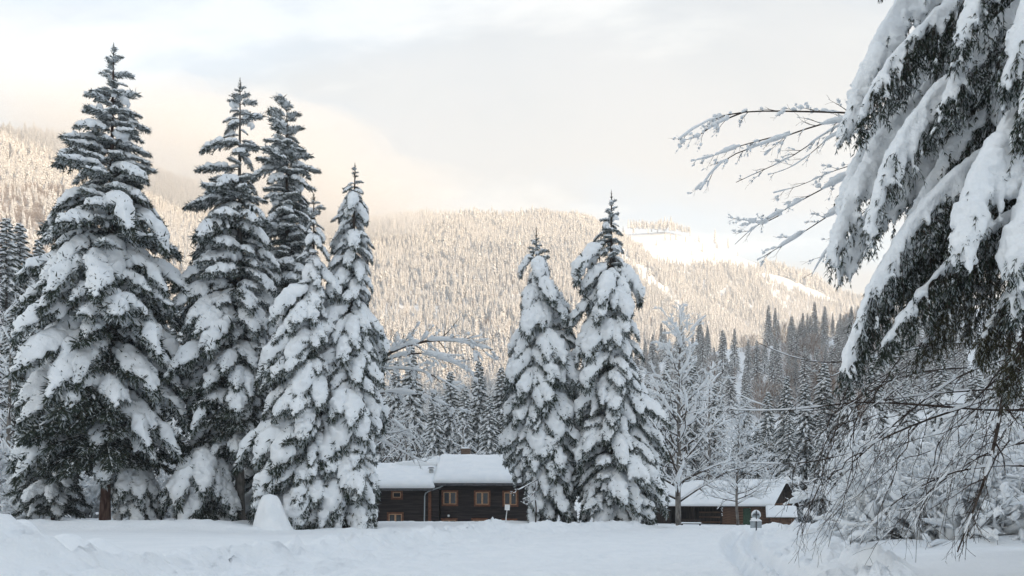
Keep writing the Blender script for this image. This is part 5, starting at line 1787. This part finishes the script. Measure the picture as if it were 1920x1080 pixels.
def build_near_spruce():
    rng = np.random.default_rng(123)
    bx, by = 10.6, 14.2
    base = np.array([bx, by, gz(bx, by) - 0.4])
    t = thing('near_spruce', base, 'huge near spruce at the right edge, its drooping boughs sheeted with snow', 'tree')
    mb = MB()
    z = np.linspace(0, 21, 14)
    tubes(mb, np.stack([0.02 * z, 0 * z, z], -1), 0.42 * (1 - z / 24), 14)
    obj('trunk', mb.mesh('trunk', M_BARK), t)
    # course (px, py, distance), strands, strand length, width, snow cover, ridge, strand snow, loaded share
    W_, H_, D_ = 0, 1, 2
    B = [
        # outer left boughs with their tall white sheets
        ([(2060, -280, 14.2), (1900, -180, 14.0), (1780, -90, 13.9), (1700, -10, 13.9), (1650, 70, 13.9), (1610, 150, 13.9), (1585, 240, 13.9)], 95, 1.15, 0.30, 1.0, 0.13, 0.105, 0.95, W_),
        ([(2060, 20, 13.9), (1900, 60, 13.8), (1760, 150, 13.7), (1670, 240, 13.7), (1610, 320, 13.7), (1580, 400, 13.7), (1562, 470, 13.7)], 95, 1.05, 0.30, 0.95, 0.14, 0.10, 0.95, W_),
        ([(2060, -100, 13.3), (1900, -60, 13.1), (1790, 0, 13.0), (1700, 75, 12.9), (1645, 140, 12.9), (1612, 215, 12.9)], 110, 1.20, 0.40, 0.40, 0.06, 0.055, 0.6, D_),
        ([(2060, 60, 13.2), (1920, 80, 12.9), (1810, 130, 12.6), (1735, 195, 12.5), (1690, 255, 12.4), (1650, 330, 12.4), (1628, 430, 12.4)], 100, 1.05, 0.36, 0.75, 0.12, 0.075, 0.85, W_),
        ([(2060, 200, 12.8), (1940, 225, 12.5), (1850, 275, 12.3), (1770, 350, 12.2), (1700, 430, 12.2), (1645, 520, 12.2), (1605, 610, 12.2), (1580, 690, 12.2)], 120, 0.95, 0.36, 0.5, 0.10, 0.06, 0.75, H_),
        ([(2060, 230, 13.0), (1930, 280, 12.8), (1830, 350, 12.7), (1750, 430, 12.6), (1680, 520, 12.6), (1630, 600, 12.6), (1600, 680, 12.6)], 120, 0.85, 0.45, 0.35, 0.07, 0.05, 0.55, D_),
        ([(2060, 330, 12.4), (1950, 370, 12.2), (1850, 430, 12.0), (1770, 500, 12.0), (1700, 580, 12.0), (1650, 650, 12.0)], 110, 0.8, 0.45, 0.3, 0.07, 0.05, 0.5, D_),
        ([(2060, -20, 12.8), (1950, -10, 12.4), (1870, 40, 12.2), (1810, 110, 12.1), (1765, 190, 12.1)], 100, 1.05, 0.45, 0.5, 0.08, 0.06, 0.7, H_),
        ([(2060, -100, 14.3), (1880, 0, 14.3), (1740, 120, 14.3), (1655, 215, 14.3), (1605, 300, 14.3), (1578, 380, 14.3)], 100, 1.15, 0.35, 1.0, 0.13, 0.10, 0.95, W_),
        ([(2060, 120, 14.0), (1880, 210, 14.0), (1740, 300, 14.0), (1650, 375, 14.0), (1600, 440, 14.0), (1572, 500, 14.0)], 100, 0.95, 0.35, 1.0, 0.12, 0.095, 0.95, W_),
        ([(2060, -200, 13.2), (1900, -110, 13.2), (1790, -10, 13.2), (1715, 70, 13.2), (1670, 160, 13.2)], 100, 1.2, 0.45, 0.6, 0.08, 0.07, 0.8, H_),
        ([(2060, 200, 13.1), (1900, 280, 13.1), (1780, 370, 13.1), (1700, 460, 13.1), (1650, 550, 13.1)], 105, 1.1, 0.45, 0.55, 0.08, 0.07, 0.8, H_),
        ([(2060, 100, 12.8), (1930, 150, 12.7), (1830, 220, 12.7), (1760, 300, 12.7), (1720, 390, 12.7)], 100, 1.1, 0.45, 0.55, 0.08, 0.07, 0.8, H_),
        # right hand pads
        ([(2070, 120, 12.2), (1980, 165, 11.7), (1905, 225, 11.3), (1850, 300, 11.1), (1815, 380, 11.0), (1800, 450, 11.0)], 110, 1.0, 0.50, 1.0, 0.16, 0.11, 0.95, W_),
        ([(2080, 200, 12.0), (2010, 240, 11.2), (1955, 300, 10.9), (1925, 390, 10.7), (1905, 470, 10.6)], 90, 0.95, 0.50, 0.95, 0.15, 0.10, 0.95, W_),
        # top
        ([(2060, -330, 13.4), (1900, -240, 13.1), (1790, -150, 12.9), (1710, -95, 12.8), (1640, -50, 12.8)], 80, 0.75, 0.40, 0.45, 0.07, 0.06, 0.7, H_),
        ([(2060, -230, 12.6), (1960, -180, 12.2), (1880, -110, 11.9), (1830, -20, 11.8), (1800, 70, 11.8)], 105, 1.10, 0.45, 0.6, 0.10, 0.075, 0.8, H_),
        ([(2080, -190, 11.9), (2000, -130, 11.4), (1950, -50, 11.1), (1915, 40, 11.0), (1895, 130, 11.0)], 100, 1.05, 0.45, 0.65, 0.11, 0.08, 0.8, H_),
        ([(2080, -40, 11.7), (2010, 0, 11.2), (1960, 70, 10.9), (1930, 150, 10.8), (1915, 230, 10.8)], 90, 0.95, 0.45, 0.5, 0.08, 0.06, 0.7, H_),
        # inner dark boughs
        ([(2060, -60, 14.6), (1940, 10, 14.6), (1850, 90, 14.6), (1760, 180, 14.5), (1690, 270, 14.5)], 95, 1.25, 0.5, 0.35, 0.07, 0.05, 0.5, D_),
        ([(2060, 140, 14.4), (1940, 200, 14.4), (1840, 280, 14.4), (1760, 360, 14.3), (1690, 450, 14.3)], 95, 1.25, 0.5, 0.35, 0.07, 0.05, 0.5, D_),
        ([(2060, 290, 13.8), (1950, 340, 13.6), (1850, 400, 13.5), (1770, 460, 13.4), (1700, 540, 13.4)], 105, 1.15, 0.5, 0.35, 0.08, 0.05, 0.5, D_),
        ([(2060, 360, 12.9), (1960, 400, 12.6), (1880, 450, 12.4), (1810, 510, 12.3), (1750, 580, 12.3)], 105, 0.95, 0.5, 0.3, 0.07, 0.05, 0.45, D_),
        ([(2060, 430, 12.4), (1990, 460, 12.1), (1930, 500, 11.9), (1880, 560, 11.8), (1840, 640, 11.8)], 95, 0.95, 0.5, 0.2, 0.05, 0.04, 0.35, D_),
        ([(2060, 440, 13.4), (1950, 480, 13.2), (1860, 540, 13.1), (1780, 600, 13.0), (1720, 650, 13.0)], 80, 0.85, 0.5, 0.2, 0.05, 0.04, 0.35, D_),
        ([(2080, 300, 11.8), (2010, 340, 11.4), (1960, 400, 11.2), (1925, 480, 11.1), (1900, 560, 11.1)], 95, 0.95, 0.45, 0.45, 0.08, 0.06, 0.6, H_),
        ([(2060, 480, 12.0), (2000, 520, 11.6), (1950, 570, 11.4), (1910, 640, 11.3), (1885, 710, 11.3)], 70, 0.85, 0.5, 0.15, 0.03, 0.03, 0.25, D_),
        ([(2060, 260, 14.8), (1960, 330, 14.8), (1880, 420, 14.8), (1800, 500, 14.8)], 80, 1.25, 0.5, 0.25, 0.05, 0.04, 0.4, D_),
        ([(2060, -200, 15.2), (1920, -100, 15.2), (1820, 0, 15.2), (1740, 90, 15.2), (1680, 160, 15.2)], 100, 1.35, 0.6, 0.85, 0.10, 0.095, 0.9, W_),
        ([(2060, 40, 15.2), (1920, 120, 15.2), (1820, 190, 15.2), (1730, 270, 15.2), (1660, 360, 15.2)], 105, 1.35, 0.6, 0.85, 0.10, 0.095, 0.9, W_),
        ([(2060, 180, 15.3), (1930, 270, 15.3), (1830, 350, 15.3), (1740, 430, 15.3), (1670, 520, 15.3)], 100, 1.35, 0.6, 0.7, 0.08, 0.08, 0.8, H_),
        ([(2060, -300, 15.6), (1940, -180, 15.6), (1860, -80, 15.6), (1800, 10, 15.6), (1760, 90, 15.6)], 90, 1.4, 0.7, 0.8, 0.10, 0.09, 0.9, W_),
        ([(2060, -60, 15.6), (1960, 40, 15.6), (1890, 130, 15.6), (1830, 220, 15.6), (1780, 310, 15.6)], 90, 1.4, 0.7, 0.8, 0.10, 0.09, 0.9, W_),
        ([(2060, -120, 13.6), (1960, -30, 13.4), (1890, 60, 13.3), (1830, 150, 13.3), (1790, 240, 13.3)], 95, 1.2, 0.6, 0.4, 0.07, 0.06, 0.6, D_),
        ([(2060, 90, 13.2), (1990, 160, 13.0), (1920, 250, 12.9), (1870, 350, 12.8), (1830, 440, 12.8)], 95, 1.2, 0.6, 0.4, 0.07, 0.06, 0.6, D_),
        ([(2060, 200, 13.6), (1960, 270, 13.4), (1870, 330, 13.2), (1800, 400, 13.1), (1740, 480, 13.1)], 95, 1.1, 0.5, 0.45, 0.09, 0.06, 0.7, H_),
        ([(2060, 340, 14.2), (1930, 380, 14.2), (1820, 430, 14.2), (1720, 480, 14.2), (1640, 540, 14.2)], 95, 1.1, 0.5, 0.4, 0.07, 0.05, 0.6, D_),
        ([(2060, 60, 14.8), (1990, 130, 14.8), (1930, 220, 14.8), (1870, 310, 14.8)], 80, 1.25, 0.5, 0.25, 0.05, 0.04, 0.4, D_),
    ]
    for k, (rows, n, ln, wd, cov, rg, sn, ld, how) in enumerate(B):
        ax = px_path(rows, 18) - base
        nd, sw = make_curtain(ax, n, ln, wd, rng, cover=cov, ridge=rg, sn=sn, load=ld, frost=(0.40, 0.34, 0.24)[how], mat=M_NEEDB if how == D_ and k > 13 else M_NEED, sub=3)
        b = obj('bough', nd, t)
        obj('snow', sw, b)


build_near_spruce()


def build_reaching_branches():
    """bare tree behind the near spruce, its limbs reach left against the sky"""
    rng = np.random.default_rng(321)
    y = 17.5
    x = (1985 - 960) / F * y
    base = np.array([x, y, gz(x, y) - 0.3])
    t = thing('bare_tree', base, 'bare tree behind the near spruce, snow lumped limbs reaching left against the sky', 'tree')
    mb = MB(); z = np.linspace(0, 14, 8)
    tubes(mb, np.stack([-0.05 * z, 0 * z, z], -1), 0.2 * (1 - z / 18), 10)
    obj('trunk', mb.mesh('trunk', M_TWIG), t)
    D = 17.0
    L = [([(1960, 330, 17.4), (1760, 240, D), (1640, 214, D), (1560, 210, D), (1480, 209, D), (1400, 207, 16.8), (1370, 212, 16.8), (1330, 222, 16.6), (1295, 240, 16.5), (1272, 262, 16.5)], 0.040, 0.085, 12, 0.55, .9),
         ([(1400, 208, 16.8), (1365, 222, 16.7), (1330, 240, 16.6), (1305, 258, 16.5), (1278, 264, 16.5)], 0.022, 0.06, 7, 0.4, .9),
         ([(1960, 340, 17.4), (1700, 235, D), (1570, 222, D), (1500, 245, D), (1440, 268, D), (1390, 282, 16.8), (1345, 300, 16.8), (1328, 325, 16.8), (1312, 356, 16.8)], 0.036, 0.055, 16, 0.6, .6),
         ([(1480, 250, D), (1430, 262, D), (1380, 276, 16.8), (1330, 295, 16.6), (1296, 302, 16.5)], 0.018, 0.05, 8, 0.4, .6),
         ([(1950, 370, 17.4), (1690, 250, D), (1590, 220, D), (1530, 262, D), (1480, 300, D), (1430, 318, D), (1380, 342, 16.8)], 0.03, 0.055, 14, 0.6, .6),
         ([(1950, 380, 17.4), (1680, 260, D), (1570, 240, D), (1520, 290, D), (1485, 318, D), (1440, 328, D)], 0.024, 0.045, 12, 0.5, .6),
         ([(1940, 400, 17.4), (1700, 300, D), (1620, 310, D), (1560, 346, D), (1500, 376, D), (1440, 412, D), (1400, 430, D), (1378, 458, D)], 0.032, 0.085, 12, 0.6, .7),
         ([(1465, 402, D), (1430, 420, D), (1395, 412, D), (1365, 408, D)], 0.014, 0.05, 5, 0.35, .9),
         ([(1940, 420, 17.4), (1720, 330, D), (1640, 350, D), (1560, 400, D), (1500, 440, D), (1450, 470, D), (1420, 488, D)], 0.032, 0.075, 14, 0.6, .7),
         ([(1930, 440, 17.4), (1720, 360, D), (1640, 380, D), (1580, 430, D), (1540, 480, D), (1520, 520, D)], 0.026, 0.06, 12, 0.55, .6),
         ([(1930, 440, 17.4), (1720, 320, D), (1630, 300, D), (1560, 320, D), (1500, 350, D), (1450, 362, D)], 0.024, 0.075, 12, 0.55, .8)]
    for rows, r0, sn, n_, tl, p in L:
        snowy_limb(t, base, rows, r0 * 0.85, rng, sn * 0.66, ntw=int(n_ * 1.5), tl=tl, tw_snow=p * 0.7, droop=0.04, sub=4, n=22, lumps=1.3, tang=36, gap=0.42)


build_reaching_branches()


def build_drooping_tree():
    """leafless tree at the right whose arching twigs hang to the ground"""
    rng = np.random.default_rng(55)
    y = 17.0
    base = np.array([(1985 - 960) / F * y, y, gz((1985 - 960) / F * y, y) - 0.3])
    t = thing('drooping_tree', base, 'leafless tree at the right whose long dark twigs arch down to the snow', 'tree')
    mb = MB(); z = np.linspace(0, 9, 8)
    tubes(mb, np.stack([0.02 * z, 0 * z, z], -1), 0.16 * (1 - z / 12), 10)
    obj('trunk', mb.mesh('trunk', M_TWIG), t)
    limbs = [
        ([(1990, 760, 17), (1900, 772, 16.6), (1800, 765, 16.3), (1700, 757, 16), (1600, 752, 16), (1520, 766, 16), (1450, 772, 16), (1370, 768, 16)], 0.040, 0.035, 14, 1.0, .5),
        ([(1990, 700, 17), (1890, 735, 16), (1700, 800, 15.6), (1600, 850, 15.5), (1500, 872, 15.5), (1400, 868, 15.5)], 0.035, 0.05, 12, 1.1, .5),
        ([(1990, 640, 17), (1800, 700, 16.4), (1680, 790, 16), (1590, 880, 16), (1500, 912, 16), (1480, 914, 16)], 0.03, 0.04, 12, 1.0, .4),
        ([(1980, 660, 17), (1780, 640, 16.5), (1640, 672, 16.4), (1540, 684, 16.4), (1470, 668, 16.4), (1420, 642, 16.4)], 0.028, 0.03, 5, 0.5, .4),
        ([(1985, 720, 17), (1700, 742, 16.5), (1560, 770, 16.5), (1440, 770, 16.5), (1380, 740, 16.5), (1345, 715, 16.5)], 0.022, 0.03, 5, 0.5, .4),
        ([(1900, 560, 14.8), (1888, 690, 14.6), (1872, 800, 14.5), (1850, 890, 14.4), (1820, 970, 14.3), (1795, 1035, 14.2)], 0.060, 0.03, 12, 1.0, .3),
        ([(1985, 880, 16), (1880, 870, 15.6), (1780, 885, 15.4), (1690, 930, 15.2), (1640, 975, 15.2), (1612, 1010, 15.2)], 0.03, 0.06, 10, 0.9, .6),
        ([(1985, 820, 16), (1860, 840, 15.6), (1760, 905, 15.4), (1700, 960, 15.3), (1690, 1000, 15.3)], 0.03, 0.05, 10, 0.9, .5),
    ]
    for rows, r0, sn, n_, tl, p in limbs:
        snowy_limb(t, base, rows, r0 * 0.85, rng, sn * 0.42, ntw=n_, tl=tl, tw_snow=p * 0.7, droop=0.07, sub=4, n=18, lumps=1.1, tang=38, gap=0.5)
    # bundles of long arching twigs
    for g in range(8):
        wb, sb = MB(), MB()
        for q in range(6):
            x0 = rng.uniform(1600, 1960); y0 = rng.uniform(640, 860); d0 = rng.uniform(13.6, 17.5)
            dx = rng.uniform(50, 250) * (0.5 + (x0 - 1500) / 500)
            dyy = rng.uniform(110, 330)
            s = np.linspace(0, 1, 12)
            bend = rng.uniform(1.3, 2.4)
            gx = (x0 - dx * s - 960) / F
            py = y0 + dyy * s ** bend + 8 * np.sin(s * rng.uniform(2, 5))
            lim = np.interp(960 + gx * F, [1360, 1480, 1560, 1650, 1700, 1960], [870, 980, 995, 1015, 1052, 1064])
            over = np.where(py > lim)[0]
            if len(over):
                e = max(over[0], 3) / 11.0
                q2 = np.linspace(0, e, 12)
                gx = np.interp(q2, s, gx); py = np.interp(q2, s, py)
            gx = gx + np.cumsum(rng.normal(0, 0.0035, 12)); py = py + np.cumsum(rng.normal(0, 3.0, 12))
            c = np.stack([gx * d0, d0 + 0.5 * np.sin(s * 3) * rng.normal() * 0.4, EYE + (HZ - py) / F * d0], -1) - base
            r0 = rng.uniform(0.007, 0.015)
            C, rd = c[None], np.linspace(r0, r0 * 0.35, 12)[None]
            tubes(wb, C, rd, 5)
            snow_on(sb, C, rd, rng, rng.uniform(0.010, 0.020), p=0.4, lim=0.8, lumps=1.0, sides=5, gap=0.5)
            m = 7
            tt = rng.uniform(0.25, 0.98, (1, m))
            b, tg = samp(C, tt)
            for i in range(m):
                dd = tg[0, i] + rng.normal(0, 0.45, 3) + np.array([-0.1, 0, -0.15])
                lv = grow(b[0, i], dd, rng.uniform(0.25, 0.8), r0 * 0.5, rng, levels=1, nch=(3,), ang=(35,), ratio=(0.5,), wob=0.10, up=(-0.05, -0.05), K=6)
                for Cq, rq in lv:
                    tubes(wb, Cq, np.maximum(rq, 0.0028), 3)
                    snow_on(sb, Cq, rq, rng, 0.011, p=0.3, lim=0.85, sides=4, gap=0.5)
        o = tag(obj('branch', wb.mesh('branch', M_TWIG), t), None, None, None, 'stuff')
        if sb.n:
            tag(obj('snow', sb.mesh('snow', M_SNOW), o), None, None, None, 'stuff')


build_drooping_tree()


def build_thicket():
    """snow bent bushes behind the drooping twigs"""
    kinds = []
    for q in range(4):
        rng = np.random.default_rng(900 + q)
        wb, sb = MB(), MB()
        for k in range(19):
            a = rng.random() * 6.28
            e = R(rng.uniform(35, 85))
            lv = grow([rng.normal(0, .35), rng.normal(0, .35), -0.2], [math.cos(a) * math.cos(e), math.sin(a) * math.cos(e), math.sin(e)], rng.uniform(2.2, 4.6), 0.03, rng, levels=2, nch=(9, 5), ang=(38, 42), ratio=(0.4, 0.45), wob=0.12, up=(-0.09, -0.06, -0.03), K=7)
            for i, (C, rd) in enumerate(lv):
                tubes(wb, C, np.maximum(rd, 0.006), 4 if i == 0 else 3)
                snow_on(sb, C, rd, rng, (0.14, 0.10, 0.065)[i], p=(0.97, 0.9, 0.8)[i], lim=0.96, lumps=0.9, sides=4, gap=0.2)
        kinds.append((wb.mesh('branch', M_TWIG), sb.mesh('snow', M_SNOW)))
    rng = np.random.default_rng(31)
    L = [(1655, 760, 52, 'snow bent bush left of the near drooping twigs, its white bough spilling left'), (1675, 820, 40, 'tall snow bent bush behind the left drooping twigs'),
         (1715, 770, 37, 'tall snow bent bush below the dark hanging spruce tip'), (1800, 780, 35, 'snow bent bush behind the leaning dark stem'), (1890, 770, 33, 'snow bent bush behind the leaning stem, next to the right picture edge'),
         (1960, 750, 31, 'snow bent bush cut by the right picture edge'), (1660, 890, 58, 'lower snow bent bush nearest the barn shed'), (1690, 890, 32, 'low snow bent bush at the meadow edge on the right'),
         (1690, 690, 55, 'snow bent bush high behind the dark spruce tip'), (1790, 690, 51, 'snow bent bush seen through the twig curtain'), (1880, 680, 48, 'snow bent bush at the back right, through twigs'),
         (1680, 830, 27, 'near snow bent bush left of the leaning dark stem, white against the twigs'), (1770, 820, 25, 'near snow bent bush under the middle of the twig curtain'), (1860, 800, 26, 'near snow bent bush right behind the leaning dark stem'),
         (1930, 820, 24, 'near snow bent bush low at the right edge'), (1665, 850, 34, 'snow bent bush left of the low mound, behind the outermost twigs'),
         (1760, 870, 29, 'rounded low snow bush on the mound at right'), (1850, 880, 27.5, 'low snow bush on the mound by the leaning stem')]
    for k, (px, top, y, lab) in enumerate(L):
        x = (px - 960) / F * y
        zb = gz(x, y) - (0.7 if y < 28 else 0.2)
        h = EYE + (HZ - top) / F * y - zb
        s = max(h / 3.6, 0.45)
        t = thing('snowy_bush', (x, y, zb), lab, 'bush', 'snow bent bushes on the right', rng.random() * 6.28)
        t.scale = (min(s, 1.05), min(s, 1.05), min(s, 1.9))
        w_, s_ = kinds[k % 4]
        b = obj('branch', w_, t)
        tag(obj('snow', s_, b), None, None, None, 'stuff')
    # bushes under and behind the tall spruces on the left
    L = [(20, 850, 56, 'snowy bush at the left edge, behind the snow lumps'), (70, 890, 54, 'low snowy bush left of the tallest spruce'), (310, 880, 60, 'snowy bush behind the low young spruce'), (420, 890, 62, 'snowy bush left of the second spruce trunk'),
         (500, 900, 60, 'snowy bush behind the tall snow cone'), (-20, 780, 60, 'tall snowy bush cut by the left edge'), (150, 860, 62, 'snowy bush seen past the trunk of the tallest spruce'), (240, 880, 64, 'snowy bush behind the red brown trunk'), (350, 800, 70, 'tall snowy bush between the two tallest spruces')]
    for k, (px, top, y, lab) in enumerate(L):
        x = (px - 960) / F * y
        zb = gz(x, y) - 0.1
        s = max((EYE + (HZ - top) / F * y - zb) / 3.6, 0.5)
        t = thing('snowy_bush', (x, y, zb), lab, 'bush', 'snowy bushes on the left', rng.random() * 6.28)
        t.scale = (min(s, 1.5), min(s, 1.5), s)
        w_, s_ = kinds[k % 4]
        b = obj('branch', w_, t)
        tag(obj('snow', s_, b), None, None, None, 'stuff')
    # a few dry stalks that poke through the snow
    for k, (px, py, y, dx, h, lab) in enumerate([(1594, 1062, 21, 0.02, 0.33, 'upright dry stalk in the snow at the lower right'), (1606, 1064, 21, 0.28, 0.42, 'leaning dry stalk in the snow beside the upright one'), (1622, 1066, 21, 0.05, 0.2, 'short dry stalk in the snow, right of the leaning one'),
                                            (20, 1005, 16, -0.35, 0.3, 'dark twig sticking out by the left snow lumps'), (75, 990, 21, 0.45, 0.25, 'forked dark twig behind the left snow lumps')]):
        x = (px - 960) / F * y
        z0 = gz(x, y)
        rr = np.random.default_rng(k)
        wb = MB()
        lv = grow([0, 0, -0.08], [dx, 0, h], h * 1.5, 0.010, rr, levels=1, nch=(2,), ang=(30,), ratio=(0.5,), wob=0.07, K=6)
        for C, rd in lv:
            tubes(wb, C, np.maximum(rd, 0.005), 5)
        o = obj('dry_stalk', wb.mesh('dry_stalk', M_TWIG)); o.location = (x, y, z0)
        tag(o, lab, 'stalk', 'dry stalks in the snow')


build_thicket()
